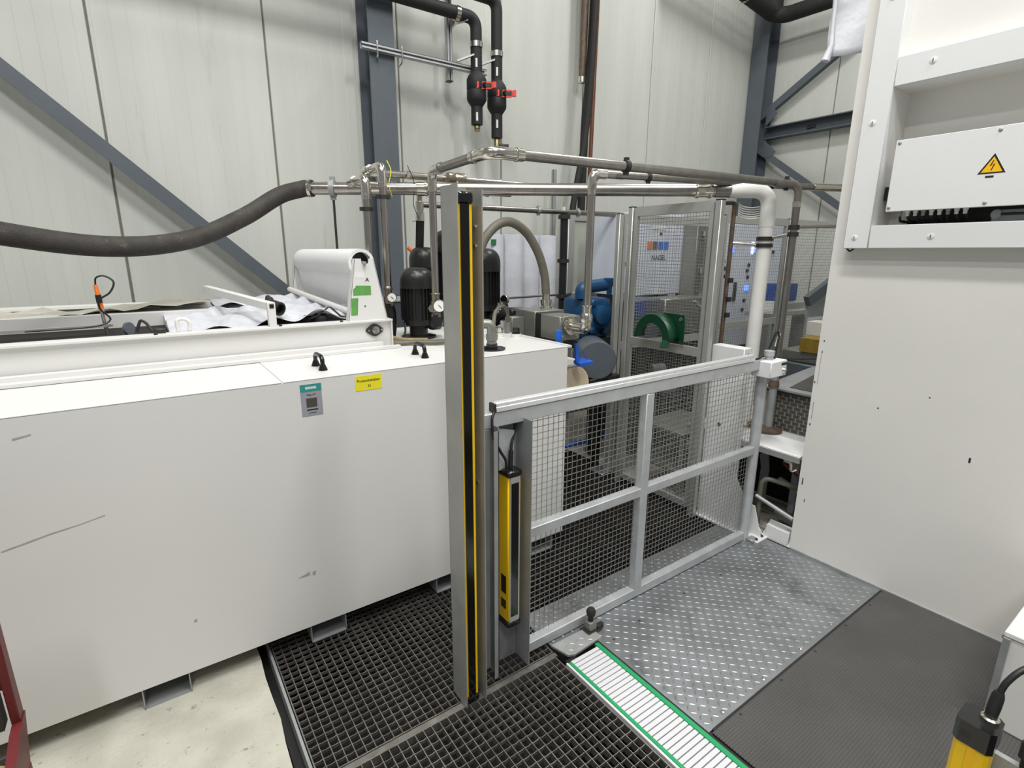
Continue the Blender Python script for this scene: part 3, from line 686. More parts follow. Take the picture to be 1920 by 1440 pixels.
# --- V5 drop at the right end of P2
v5 = V(3.262, 1.715, 0.575)
d5 = thing('drop_pipe', 'dark steel drop pipe with rusty foot flange beside the white machine cabinet', 'pipe', v5)
B().tube(fillet([V(3.10, 1.775, z2 - 0.004), V(v5.x, v5.y, z2 - 0.004), V(v5.x, v5.y, 0.95)], 0.07, 7), 0.0215, 16).build('tube', 'stainless_dark', d5)
B().cyl((v5.x, v5.y, 0.95), (v5.x, v5.y, 0.60), 0.0245, n=16).build('lower_tube', 'galv_dull', d5)
b = B(); b.lathe((v5.x, v5.y, 0.578), (0, 0, 1), [(0.085, 0), (0.085, 0.012), (0.05, 0.022), (0.032, 0.03)], 20); b.build('foot_flange', 'rust', d5); b = B(); b.lathe((v5.x, v5.y, 0.87), (0, 0, 1), [(0.026, -0.001), (0.031, 0), (0.033, 0.02), (0.026, 0.05)], 14); b.build('threaded_collar', 'rust', d5)
b = B(); press(b, (v5.x, v5.y, 1.965), (0, 0, 1), 0.0215, 0.035); b.build('press_socket', 'chrome', d5)
for z in (1.84, 1.80): B().lathe((v5.x, v5.y, z), (0, 0, 1), [(0.024, 0), (0.031, 0), (0.031, 0.026), (0.024, 0.026)], 16).build('pipe_clamp', 'clamp_dark', d5)
B().cyl((v5.x + 0.02, v5.y, 1.855), (4.1, 1.42, 1.89), 0.010, n=10).build('stay_rod', 'stainless', d5)
B().cyl((v5.x, v5.y + 0.02, 1.815), (WPX, WPY - 0.04, 1.795), 0.010, n=10).build('stay_rod', 'stainless_dark', d5)
# --- thin post left of the white pipe, tied to it
TPX, TPY = 3.10, 2.015
tp = thing('support_post', 'thin brown steel post clamped to the white drop pipe', 'post', (TPX, TPY, 0.57))
B().tube(fillet([V(TPX - 0.10, TPY + 0.12, 2.005), V(TPX, TPY, 2.005), V(TPX, TPY, 0.60)], 0.02, 4), 0.0135, 12).build('tube', 'rust', tp)
B().cyl((TPX, TPY, 1.765), (WPX - 0.03, WPY + 0.03, 1.752), 0.010, n=10).build('stay_rod', 'stainless', tp)
for k in range(6): B().tube([V(TPX + 0.075 + 0.062 * math.cos(t), TPY - 0.07 - 0.05 * math.cos(t), 2.005 - k * 0.013 - 0.03 * math.sin(t)) for t in [i * math.pi / 10 for i in range(11)]], 0.0035, 6).build('cable_loop', 'pvc_white', tp)
for z in (1.52, 1.40, 1.30): B().box(TPX - 0.012, TPX + 0.022, TPY - 0.03, TPY - 0.01, z, z + 0.03).build('clip', 'clamp_dark', tp)

# --- V3 riser and second upper pipe
p3 = thing('stainless_pipe', 'stainless riser from the grey valve block turning right behind the upper pipe', 'pipe', (2.10, 2.235, 1.3))
v3 = V(2.102, 2.235, 2.118)
B().tube(fillet([V(2.09, 2.225, 1.40), v3, V(2.3, 2.20, 2.118)], 0.075, 8), 0.0215, 18).build('riser_tube', 'stainless', p3)
B().tube([V(2.24, 2.208, 2.118), V(3.48, 1.86, 2.112), V(4.0, 1.62, 2.112)], 0.020, 16).build('tube', 'stainless_dark', p3)
B().tube([V(3.60, 1.805, 2.112), V(4.0, 1.62, 2.112)], 0.024, 16).build('end_sleeve', 'chrome', p3)
bend(p3, v3 - V(0, 0, 1), v3, V(2.3, 2.20, 2.118), 0.0258)
presses(p3, [((2.102, 2.235, 2.008), (0, 0, 1), 0.0215, 0.035)])
b = B(); press(b, (2.09, 2.226, 1.362), (0, 0, 1), 0.0225, 0.05); b.lathe((2.09, 2.226, 1.318), (0, 0, 1), [(0.034, 0), (0.036, 0.012), (0.036, 0.03), (0.027, 0.048)], 16)
b.tube(fillet([V(2.09, 2.226, 1.34), V(2.09, 2.226, 1.275), V(2.088, 2.36, 1.275)], 0.05, 7), 0.031, 16)
b.lathe((2.088, 2.34, 1.275), (0, 1, 0), [(0.036, 0), (0.05, 0.002), (0.05, 0.03), (0.04, 0.032)], 18); b.build('elbow_union', 'chrome', p3)
clamps(p3, [((2.45, 2.149, 2.117), (1, -0.28, 0), 0.02, 0.02), ((3.3, 1.911, 2.113), (1, -0.28, 0), 0.02, 0.02)])

# --- V4 pair at left with links to the wall side pipe
def riser(x, y, zt, yb, zb, label, px1, lab_g):
    t = thing('stainless_pipe', label, 'pipe', (x, y, zb))
    B().tube(fillet([V(x, y, zb), V(x, y, zt), V(x - 0.005, yb, zt), V(px1, yb - 0.05, zt + 0.004)], 0.06, 8), 0.0212, 18).build('tube', 'stainless', t)
    bend(t, (x, y, 0), (x, y, zt), (x - 0.005, yb, zt), 0.0258); bend(t, (x, y, zt), (x - 0.005, yb, zt), (px1, yb - 0.05, zt), 0.0258)
    presses(t, [((x, y, zt - 0.11), (0, 0, 1), 0.0215, 0.035), ((x - 0.002, (y + yb) / 2 + 0.01, zt), (0, 1, 0), 0.0215, 0.03)] + [((x + 0.25 + k * 0.33, yb - 0.02, zt + 0.002), (1, -0.03, 0), 0.0212, 0.03) for k in range(3)])
    clamps(t, [((x, y, zt - 0.16), (0, 0, 1), 0.0212, 0.02)])
    return t
ra_ = riser(1.098, 2.945, 2.088, 3.20, 1.25, 'left stainless riser of the pair behind the roll stand', 2.2, 0)
rb_ = riser(1.188, 2.925, 2.155, 3.19, 1.50, 'right stainless riser of the pair, with the pressure gauge behind the roll stand', 3.1, 0)
b = B(); q = V(1.188, 2.925, 1.5); b.lathe(q, (0, 0, 1), [(0.022, -0.09), (0.028, -0.088), (0.028, -0.045), (0.022, -0.043), (0.022, -0.01), (0.027, -0.008), (0.027, 0.0), (0.022, 0.01)], 14); b.build('union_fitting', 'nickel', rb_)
B().lathe(V(1.188, 2.925, 1.41), (0, 0, -1), [(0.03, 0), (0.04, 0.05), (0.04, 0.14), (0.03, 0.2)], 12).build('pump_outlet', 'black_paint', rb_)
gauge(rb_, (1.178, 2.85, 1.452), 0.027)
b = B(); b.lathe((1.70, 3.145, 2.157), (1, -0.02, 0), [(0.022, 0), (0.036, 0.01), (0.036, 0.05), (0.028, 0.06), (0.036, 0.07), (0.036, 0.13), (0.022, 0.14)], 14); b.cyl((1.77, 3.145, 2.157), (1.77, 3.10, 2.10), 0.010, n=8); b.build('ball_valve', 'nickel', rb_)
for k, c in enumerate([[(1.30, 3.12, 2.22), (1.31, 3.09, 2.16), (1.29, 3.08, 2.08), (1.31, 3.09, 2.02)], [(1.42, 3.1, 2.2), (1.45, 3.08, 2.1), (1.44, 3.08, 1.98), (1.47, 3.08, 1.9), (1.43, 3.08, 1.88)]]):
    B().tube(spline(c, 6), 0.0022, 6).build('earth_wire', 'sticker_yellow' if k == 0 else 'cable_black', rb_)
# lower wall pipe running behind everything
lpz = thing('stainless_pipe', 'thin stainless pipe running low along the back behind the fence top', 'pipe', (1.9, 3.55, 2.02))
B().tube([V(1.75, 3.62, 2.03), V(3.75, 3.46, 2.03)], 0.021, 14).build('tube', 'stainless_dark', lpz)
clamps(lpz, [((2.75, 3.54, 2.03), (1, -0.08, 0), 0.021), ((3.15, 3.51, 2.03), (1, -0.08, 0), 0.021)], 'galv_dull')
# stay rail (vertical strut) at the back
b = B(); b.box(3.49, 3.53, 4.26, 4.265, 0.0, 2.49); b.box(3.49, 3.494, 4.26, 4.29, 0.0, 2.49); b.box(3.526, 3.53, 4.26, 4.29, 0.0, 2.49)
tag(b.build('strut_rail', 'galv_dull'), 'short upright strut rail behind the arched hose', 'rail', 'strut rails')

# --- grey arched hose
ah = thing('arched_hose', 'grey hydraulic hose arching over to the valve block', 'hose', (1.95, 2.75, 1.3))
hp = spline([(1.60, 2.62, 1.18), (1.655, 2.70, 1.45), (1.70, 2.75, 1.70), (1.79, 2.75, 1.835), (1.91, 2.75, 1.882), (2.04, 2.75, 1.825), (2.14, 2.75, 1.70), (2.195, 2.75, 1.56), (2.21, 2.75, 1.44)], 8)
B().tube(hp, 0.0275, 18).build('hose', 'hose_grey', ah)
b = B(); b.lathe((2.213, 2.75, 1.34), (-0.02, 0, 1), [(0.04, 0), (0.04, 0.015), (0.033, 0.02), (0.033, 0.035), (0.037, 0.037), (0.037, 0.062), (0.026, 0.064), (0.026, 0.13)], 16); b.build('hose_end', 'chrome', ah)
# small drain hose
b = B(); b.tube(spline([(1.52, 2.33, 1.32), (1.66, 2.52, 1.37), (1.80, 2.66, 1.385), (1.88, 2.72, 1.35), (1.90, 2.74, 1.26)], 8), 0.011, 10)
t = thing('drain_hose', 'thin grey hose from the filler fitting over the tank top', 'hose', (1.7, 2.55, 1.25)); b.build('hose', 'hose_grey', t)
B().cyl((1.90, 2.74, 1.21), (1.90, 2.74, 1.275), 0.022, n=12).build('hose_end', 'block_grey', t)
# --- valve block
vb = thing('valve_block', 'grey hydraulic valve block behind the right end of the tank', 'valve', (2.12, 2.58, 1.15))
B().box(2.03, 2.27, 2.63, 2.84, 1.12, 1.342, 0.004).build('manifold', 'block_grey', vb)
B().box(2.03, 2.2, 2.56, 2.63, 1.15, 1.335, 0.003).build('solenoid', 'black_paint', vb)
B().box(2.02, 2.18, 2.375, 2.56, 1.19, 1.335, 0.004).build('valve_body', 'block_grey', vb)
for dx, dz in ((-0.055, 0.055), (0.055, 0.055), (-0.055, -0.055), (0.055, -0.055)): B().lathe((2.088 + dx, 2.375, 1.275 + dz), (0, -1, 0), [(0.008, 0), (0.008, 0.008)], 6, False).build('bolt', 'chrome', vb)
B().box(1.93, 2.03, 2.74, 2.82, 1.15, 1.30, 0.003).build('side_block', 'block_grey', vb)
B().cyl((1.965, 2.32, 1.19), (1.965, 2.32, 1.265), 0.02, n=12).build('blue_cap', 'blue_bright', vb)
# hoses lying on the tank beside the trough end
for k, (pts, r, m_) in enumerate([([(1.06, 2.70, 1.215), (1.20, 2.64, 1.222), (1.34, 2.57, 1.222), (1.55, 2.60, 1.24)], 0.012, 'hose_grey'), ([(1.06, 2.78, 1.22), (1.25, 2.66, 1.218), (1.5, 2.60, 1.22)], 0.010, 'hose_grey'), ([(1.12, 2.95, 1.26), (1.15, 2.83, 1.23), (1.19, 2.74, 1.222), (1.30, 2.66, 1.222)], 0.015, 'wood'), ([(1.20, 2.80, 1.215), (1.24, 2.83, 1.25), (1.255, 2.86, 1.30)], 0.006, 'cable_black')]):
    b = B().tube(spline(pts, 8), r, 10).build('loose_hose', m_)
    tag(b, ['thicker grey hose lying on the tank top by the trough end', 'thinner grey hose lying on the tank top by the trough end', 'tan hose lying behind the flange bearing', 'black cable leading to the front pump motor'][k], 'hose')

# ------------------------------------------------------------------ vertical pump motors
def pump(x, y, zb, zcap, ztop, r, label, dome=1.0):
    t = thing('pump_motor', label, 'pump', (x, y, zb), 'upright black pump motors')
    h = ztop - zcap
    b = B(); b.lathe((x, y, zcap), (0, 0, 1), [(r * 1.04, 0)] + [(r * 1.04 * math.cos(a) ** 0.6, h * (0.35 + 0.65 * math.sin(a))) for a in [i * math.pi / 16 for i in range(8)]] + [(0.01, h)], 28); b.build('fan_cap', 'black_paint', t)
    fb = zb + (zcap - zb) * 0.38
    b = B(); b.lathe((x, y, fb), (0, 0, 1), [(r * 0.86, 0), (r * 0.86, zcap - fb)], 24); nf = 26
    for k in range(nf):
        a = 2 * math.pi * k / nf; d = V(math.cos(a), math.sin(a), 0); n = V(-d.y, d.x, 0)
        b.obox(V(x, y, (fb + zcap) / 2) + d * r * 0.93, d * r * 0.09, n * 0.0018, V(0, 0, (zcap - fb) / 2))
    b.build('finned_body', 'black_paint', t)
    b = B(); b.lathe((x, y, zb), (0, 0, 1), [(r * 1.05, 0), (r * 1.05, 0.012), (r * 0.55, 0.016), (r * 0.55, (fb - zb) * 0.62), (r * 0.92, (fb - zb) * 0.72), (r * 0.92, fb - zb)], 24); b.build('lantern', 'black_paint', t)
    b = B(); b.box(x + r * 0.3, x + r * 1.25, y - r * 1.0, y - r * 0.2, zb + 0.05, zb + 0.16, 0.02); b.build('outlet', 'black_paint', t)
    return t
pump(1.352, 2.885, 1.205, 1.497, 1.615, 0.098, 'front black pump motor, shorter, left of the stainless riser')
pump(1.60, 3.30, 1.205, 1.60, 1.735, 0.092, 'black pump motor with a sleeve pipe rising from behind its cap')
pump(1.79, 3.28, 1.205, 1.70, 1.85, 0.105, 'tallest black pump motor half hidden by the yellow light curtain post')
pump(2.005, 3.20, 1.205, 1.573, 1.73, 0.118, 'black pump motor right of the yellow light curtain post')
pump(1.13, 3.05, 1.205, 1.36, 1.42, 0.06, 'low black pump mostly hidden behind the roll stand')
sp = thing('sleeve_pipe', 'black sleeved pipe with chrome fitting above the rear pump motor', 'pipe', (1.60, 3.33, 1.7))
B().cyl((1.605, 3.38, 1.60), (1.60, 3.33, 1.90), 0.028, n=14).build('sleeve', 'black_rubber', sp)
b = B(); b.lathe((1.60, 3.33, 1.90), (0, 0, 1), [(0.03, 0), (0.03, 0.05), (0.024, 0.052), (0.028, 0.08), (0.028, 0.12), (0.02, 0.125), (0.02, 0.2)], 14); b.build('fitting', 'chrome', sp)
mn = thing('pump_manifold', 'black suction manifold beside the right pump motor, with a small gauge', 'manifold', (2.2, 3.2, 1.2))
B().tube(fillet([(2.02, 3.12, 1.22), (2.05, 3.10, 1.285), (2.42, 3.20, 1.245), (2.48, 3.2, 1.15)], 0.05, 6), 0.05, 16).build('manifold_pipe', 'black_gloss', mn)
B().box(2.16, 2.27, 3.07, 3.2, 1.24, 1.31, 0.01).build('clamp_block', 'black_paint', mn)
b = B(); b.lathe((2.14, 3.14, 1.375), (0.95, 0.25, 0), [(0.032, 0), (0.034, 0.004), (0.034, 0.022), (0.028, 0.024)], 18); b.cyl((2.15, 3.14, 1.29), (2.15, 3.14, 1.35), 0.009, n=8); b.build('gauge_body', 'chrome', mn)

# ------------------------------------------------------------------ black insulated pipes and valves by the column
def dpipe(label, x, y, zt, zel, zval, zend, xr, extra):
    t = thing('insulated_pipe', label, 'pipe', (x, y, zend), 'black insulated drop pipes')
    r = 0.047
    B().tube(fillet([V(*xr), V(x, y, zel), V(x, y, zend + 0.35)], 0.085, 9), r, 22).build('insulation', 'black_foam', t)
    b = B(); b.cyl((x, y, zend + 0.36), (x, y, zend), r * 1.02, n=22); b.build('lower_insulation', 'black_foam', t)
    v = B().lathe((x, y, zval - 0.11), (0, 0, 1), [(r, -0.02), (0.075, 0.02), (0.082, 0.035), (0.082, 0.10), (0.078, 0.105), (0.082, 0.11), (0.082, 0.185), (0.070, 0.21), (r, 0.24)], 24).build('valve_body', 'black_foam', t)
    hp_ = V(x + 0.03, y - 0.10, zval + 0.02); b = B()
    u = V(0.80, -0.55, 0.0).normalized(); n = V(0.55, 0.8, 0).normalized()
    out = []
    for (a, c_) in [(-0.075, -0.018), (-0.03, -0.028), (0.03, -0.028), (0.075, -0.016), (0.075, 0.016), (0.03, 0.028), (-0.03, 0.028), (-0.075, 0.018)]: out.append(hp_ + u * a + V(0, 0, c_))
    b.prism(out, n * 0.022); b.obox(hp_ - u * 0.07, u * 0.012, n * 0.016, V(0, 0, 0.024)); b.obox(hp_ + u * 0.07, u * 0.012, n * 0.016, V(0, 0, 0.022)); b.build('valve_handle', 'red_handle', v)
    B().obox(hp_ - n * 0.002, u * 0.045, n * 0.003, V(0, 0, 0.014)).build('handle_recess', 'black_paint', v)
    B().cyl((x + 0.03, y - 0.10, zval + 0.02), (x, y, zval + 0.02), 0.025, n=12).build('valve_stem', 'black_paint', v)
    b = B(); b.lathe((x, y, zval + 0.31), (0, 0, 1), [(r, 0), (r * 1.14, 0), (r * 1.14, 0.04), (r, 0.04)], 22); b.build('pipe_clamp', 'chrome', t)
    d = V(-0.5, -0.86, 0).normalized(); a = V(-d.y, d.x, 0)
    for zc in (zval + 0.19, zval - 0.21): B().obox(V(x, y, zc) + d * (r + 0.0005), a * 0.008, d * 0.0015, V(0, 0, 0.032)).build('sticker', 'paper', t)
    b = B(); b.lathe((x, y, zend - 0.05 - extra), (0, 0, 1), [(0.022, 0), (0.022, 0.02), (0.027, 0.02), (0.027, 0.045 + extra), (0.02, 0.06 + extra)], 12); b.build('brass_end', 'brass', t)
    if extra: B().cyl((x + 0.02, y - 0.02, zend - 0.06), (x + 0.085, y - 0.055, zend - 0.06), 0.014, n=10).build('drain_cock', 'black_paint', t)
    return t
Ls = 1.0
dpipe('left black insulated pipe with red valve lever, open brass end', 2.535, 4.12, 4.2, 3.525, 3.005, 2.74, (-3.0, 4.12, 3.53), 0.0)
dpipe('right black insulated pipe with red valve lever and brass drain cock', 2.735, 4.12, 4.2, 3.70, 2.975, 2.66, (-3.0, 4.12, 3.735), 0.10)
b = B(); b.lathe((2.34, 4.12, 3.525), (1, 0, 0), [(0.047, 0), (0.054, 0), (0.054, 0.035), (0.047, 0.035)], 20); b.bar((2.36, 4.12, 3.47), (2.36, 4.3, 3.44), 0.02, 0.02)
tag(b.build('pipe_clamp', 'chrome'), 'bright pipe clamp around the horizontal black insulated pipe', 'clamp')
def strut(label, p0, p1, wd, dep_, axis):
    b = B(); p0 = V(p0); p1 = V(p1)
    if axis == 'X':
        b.box(p0.x, p1.x, p0.y, p0.y + 0.003, p0.z - wd / 2, p0.z - wd / 6); b.box(p0.x, p1.x, p0.y, p0.y + 0.003, p0.z + wd / 6, p0.z + wd / 2)
        b.box(p0.x, p1.x, p0.y, p0.y + dep_, p0.z - wd / 2, p0.z - wd / 2 + 0.003); b.box(p0.x, p1.x, p0.y, p0.y + dep_, p0.z + wd / 2 - 0.003, p0.z + wd / 2); b.box(p0.x, p1.x, p0.y + dep_ - 0.003, p0.y + dep_, p0.z - wd / 2, p0.z + wd / 2)
    else:
        b.box(p0.x - wd / 2, p0.x - wd / 6, p0.y, p0.y + 0.003, p0.z, p1.z); b.box(p0.x + wd / 6, p0.x + wd / 2, p0.y, p0.y + 0.003, p0.z, p1.z)
        b.box(p0.x - wd / 2, p0.x - wd / 2 + 0.003, p0.y, p0.y + dep_, p0.z, p1.z); b.box(p0.x + wd / 2 - 0.003, p0.x + wd / 2, p0.y, p0.y + dep_, p0.z, p1.z); b.box(p0.x - wd / 2, p0.x + wd / 2, p0.y + dep_ - 0.003, p0.y + dep_, p0.z, p1.z)
    t = thing('strut_rail', label, 'rail', (p0.x, p0.y, min(p0.z, p1.z)), 'strut rails'); b.build('rail', 'galv', t); return t
t = strut('horizontal galvanised strut rail clamped across the steel column', (1.585, 4.155, 3.165), (2.66, 4.155, 3.165), 0.045, 0.04, 'X')
for x in (1.70, 1.895): B().tube(fillet([(x, 4.15, 3.21), (x, 4.15, 3.10), (x + 0.02, 4.26, 3.10)], 0.02, 4), 0.006, 8).build('u_bolt', 'chrome', t)
for (x, y) in ((2.535, 4.07), (2.735, 4.07)): B().bar((x - 0.16, 4.16, 3.20), (x - 0.02, 4.10, 3.26), 0.03, 0.012).build('arm', 'galv', t)
t = strut('upright galvanised strut rail left of the insulated pipes', (2.335, 4.20, 3.06), (2.335, 4.20, 4.6), 0.045, 0.04, 'Z')
B().box(2.312, 2.358, 4.195, 4.245, 3.055, 3.062).build('end_cap', 'black_paint', t)
B().bar((2.335, 4.19, 3.47), (2.45, 4.10, 3.50), 0.03, 0.03).build('arm', 'galv', t)
# --- vertical lines on the wall
b = B(); b.tube([(3.90, 4.33, 5.2), (3.885, 4.33, 3.33)], 0.034, 14); t = thing('conduit', 'brown grey steel conduit at the upper middle of the wall', 'pipe', (3.89, 4.33, 3.33)); b.build('tube', 'rust', t)
B().lathe((3.885, 4.33, 3.33), (0, 0, 1), [(0.034, 0), (0.045, 0), (0.045, 0.05), (0.034, 0.05)], 16).build('end_collar', 'chrome', t)
t = tag(B().tube(spline([(3.985, 4.30, 5.2), (3.98, 4.30, 4.0), (3.935, 4.28, 3.4), (3.90, 4.28, 3.0), (3.88, 4.27, 2.5), (3.87, 4.26, 1.9), (3.88, 4.2, 1.2)], 8), 0.040, 14).build('corrugated_hose', 'black_rubber'), 'straight black corrugated hose down the wall beside the copper pipe', 'hose', 'black wall hoses')
t = tag(B().tube(spline([(3.955, 4.24, 5.2), (3.94, 4.24, 3.9), (3.90, 4.23, 3.2), (3.84, 4.22, 2.75), (3.74, 4.2, 2.35), (3.66, 4.18, 2.0), (3.655, 4.17, 1.85)], 8), 0.032, 12).build('corrugated_hose', 'black_rubber'), 'black corrugated hose bending left with a loose end', 'hose', 'black wall hoses')
t = tag(B().tube([(4.10, 4.36, 5.2), (4.07, 4.36, 3.2), (4.04, 4.36, 1.2)], 0.021, 12).build('copper_pipe', 'copper'), 'thin copper pipe down the wall right of the black hoses', 'pipe')
# ================================================================== LIGHT CURTAINS, GATE
# --- tall light curtain in a steel channel
lc = thing('light_curtain', 'tall yellow and black light curtain in a grey steel channel left of the gate', 'light curtain', (0.87, 1.49, 0.0), 'light curtains')
b = B(); t = 0.004; x0, x1, y0, y1 = 0.8235, 0.915, 1.458, 1.562; zt = 1.90
b.box(x0, x0 + t, y0, y1, 0.0, zt); b.box(x1 - t, x1, y0, y1 + 0.02, 0.0, zt - 0.01); b.box(x0, x1, y1 - t, y1, 0.0, zt)
b.build('steel_channel', 'post_steel', lc)
hb = B(); hb.box(0.829, 0.8835, 1.47, 1.535, 0.03, 1.845, 0.003); hb.build('housing', 'yellow', lc)
B().box(0.8395, 0.8700, 1.4655, 1.471, 0.03, 1.845).build('front_window', 'lens_black', lc)
B().box(0.8285, 0.886, 1.464, 1.537, 1.845, 1.880, 0.006).build('end_cap', 'black_gloss', lc)
B().box(0.8285, 0.886, 1.464, 1.537, 0.008, 0.035, 0.004).build('end_cap', 'black_gloss', lc)
for z in (1.72, 1.78, 0.9): B().lathe((x1 - t, 1.50, z), (-1, 0, 0), [(0.006, 0), (0.006, 0.004)], 8).build('rivet', 'chrome', lc)

# --- shorter light curtain on a bracket at the gate's left post
gp = thing('bracket_post', 'grey folded steel bracket post at the left end of the gate', 'post', (1.09, 1.56, 0.0))
b = B(); t = 0.003
b.box(1.008, 1.011, 1.515, 1.60, 0.0, 1.085); b.box(1.148, 1.151, 1.495, 1.60, 0.0, 1.088); b.box(1.008, 1.151, 1.597, 1.60, 0.0, 1.10)
b.box(0.99, 1.011, 1.515, 1.518, 0.0, 1.07); b.build('folded_plate', 'galv_dull', gp)
b = B(); b.prism([(1.045, 1.565, 0.89), (1.115, 1.565, 0.89), (1.115, 1.565, 1.04), (1.045, 1.565, 1.06)], (0, 0.003, 0)); b.build('mount_plate', 'galv', gp)
lc2 = thing('light_curtain', 'short yellow light curtain with grey window on the gate bracket post', 'light curtain', (1.09, 1.54, 0.2), 'light curtains')
B().box(1.058, 1.118, 1.522, 1.59, 0.235, 0.870, 0.004).build('housing', 'yellow', lc2)
B().box(1.066, 1.110, 1.517, 1.524, 0.235, 0.870).build('window_frame', 'alu', lc2)
B().box(1.070, 1.104, 1.5155, 1.518, 0.26, 0.845).build('front_window', 'lens_black', lc2)
B().box(1.054, 1.122, 1.514, 1.592, 0.870, 0.895, 0.006).build('end_cap', 'black_gloss', lc2)
B().box(1.054, 1.122, 1.514, 1.592, 0.205, 0.235, 0.008).build('end_cap', 'black_gloss', lc2)
B().box(1.0572, 1.058, 1.535, 1.570, 0.36, 0.44).build('type_label', 'sign_black', lc2)
B().box(1.0572, 1.058, 1.535, 1.570, 0.29, 0.33).build('type_label', 'clamp_dark', lc2)
B().tube(spline([(1.088, 1.55, 0.895), (1.09, 1.55, 0.94), (1.10, 1.56, 0.99), (1.125, 1.575, 1.04), (1.128, 1.58, 1.06)], 8), 0.006, 8).build('cable', 'cable_black', lc2)
B().cyl((1.088, 1.55, 0.895), (1.092, 1.552, 0.965), 0.010, n=10).build('plug', 'cable_black', lc2)

# --- mesh gate
gt = thing('mesh_gate', 'galvanised steel gate with wire mesh panels and white top edge', 'gate', (1.9, 1.57, 0.0))
GX0, GX1 = 0.953, 2.875; gy0, gy1 = 1.55, 1.595
top = B().box(GX0, GX1, gy0, gy1, 1.072, 1.128, 0.003).build('top_rail', 'galv', gt)
mid = B().box(1.152, 2.83, gy0, gy1, 0.560, 0.604, 0.003).build('middle_rail', 'galv', gt)
bot = B().box(1.152, 2.83, gy0, gy1, 0.004, 0.052, 0.003).build('bottom_rail', 'galv', gt)
ls = B().box(GX0, GX0 + 0.042, gy0, gy1, 0.03, 1.072, 0.003).build('left_stile', 'galv_dull', gt)
mu = B().box(1.853, 1.905, gy0 - 0.0012, gy1 - 0.001, 0.052, 1.072, 0.003).build('mullion', 'galv', gt)
b = B(); b.lathe((2.855, 1.572, 0.0), (0, 0, 1), [(0.03, 0), (0.03, 1.075)], 18); b.build('right_stile', 'galv', gt)
def mesh_panel(parent, x0, x1, z0, z1, y, cell=0.027, r=0.0015, name='wire_mesh', m='wire'):
    b = B(); nx = int((x1 - x0) / cell); nz = int((z1 - z0) / cell)
    for i in range(nx + 1):
        x = x0 + (x1 - x0) * i / nx; b.tube([(x, y, z0), (x, y, z1)], r, 5, caps=False)
    for k in range(nz + 1):
        z = z0 + (z1 - z0) * k / nz; b.tube([(x0, y + 2 * r, z), (x1, y + 2 * r, z)], r, 5, caps=False)
    return tag(b.build(name, m, parent), kind='stuff')
def beads(b, p0, p1, n, r=0.0032):
    p0 = V(p0); p1 = V(p1)
    for i in range(n):
        p = p0.lerp(p1, (i + 0.5) / n); b.lathe(p - V(0, 0, r * 0.6), (0, 0, 1), [(r, 0), (r * 0.8, r * 0.8), (r * 0.2, r * 1.2)], 6)
panels = [(1.165, 1.853, 0.604, 1.072), (1.905, 2.83, 0.604, 1.072), (1.165, 1.853, 0.052, 0.560), (1.905, 2.83, 0.052, 0.560)]
for (a, c, z0, z1) in panels: mesh_panel(gt, a, c, z0 - 0.004, z1 + 0.004, 1.588)
b = B()
for (a, c, z) in [(1.17, 1.853, 0.604), (1.905, 2.83, 0.604), (1.17, 1.853, 0.052), (1.905, 2.83, 0.052)]: beads(b, (a, 1.584, z + 0.001), (c, 1.584, z + 0.001), int((c - a) / 0.027))
for (z0, z1) in ((0.604, 1.072), (0.052, 0.56)):
    for i in range(17):
        z = z0 + (z1 - z0) * (i + 0.5) / 17; b.lathe((1.853, 1.583, z), (-1, 0, 0), [(0.0032, 0), (0.002, 0.002)], 6)
tag(b.build('weld_beads', 'chrome', gt), kind='stuff')
b = B(); b.box(1.022, 2.715, 1.545, 1.585, 1.130, 1.150, 0.002); b.box(1.022, 2.715, 1.550, 1.580, 1.150, 1.165, 0.003)
cv = b.build('safety_edge', 'alu_bright', gt)
B().box(1.012, 1.022, 1.546, 1.584, 1.130, 1.163, 0.002).build('edge_cap', 'black_paint', gt)
B().tube(spline([(1.014, 1.55, 1.135), (0.998, 1.54, 1.105), (1.0, 1.53, 1.04), (1.03, 1.53, 0.98), (1.055, 1.535, 0.94), (1.062, 1.54, 0.90)], 8), 0.0055, 8).build('edge_cable', 'cable_black', gt)
# --- interlock box, cable, latch pin at the gate's right end
il = thing('interlock_box', 'white interlock switch box on the right end of the gate', 'switch box', (2.85, 1.54, 1.03))
B().box(2.775, 2.94, 1.485, 1.60, 1.035, 1.125, 0.004).build('box', 'frame_paint', il)
B().box(2.94, 2.943, 1.49, 1.56, 1.095, 1.112).build('slot', 'black_paint', il)
B().box(2.88, 2.936, 1.4835, 1.485, 1.098, 1.112).build('slot', 'black_paint', il)
B().lathe((2.91, 1.485, 1.068), (0, -1, 0), [(0.018, 0), (0.016, 0.006), (0.012, 0.014), (0.004, 0.016)], 14).build('button', 'chrome', il)
B().lathe((2.85, 1.545, 1.125), (0, 0, 1), [(0.02, 0), (0.02, 0.02), (0.028, 0.022), (0.028, 0.05), (0.022, 0.052)], 16).build('pin_housing', 'galv', il)
B().tube(spline([(2.90, 1.54, 1.125), (2.92, 1.545, 1.20), (2.935, 1.55, 1.255), (2.915, 1.555, 1.275), (2.895, 1.56, 1.225), (2.87, 1.57, 1.17), (2.80, 1.57, 1.135), (2.72, 1.57, 1.135)], 8), 0.006, 8).build('cable', 'cable_black', il)
B().cyl((2.925, 1.555, 1.19), (2.94, 1.55, 1.265), 0.007, n=8).build('cable_sleeve', 'pvc_white', il)
B().tube(spline([(2.93, 1.56, 1.125), (3.0, 1.56, 1.115), (3.1, 1.55, 1.10), (3.3, 1.5, 1.085)], 6), 0.004, 6).build('chain_cord', 'cable_black', il)
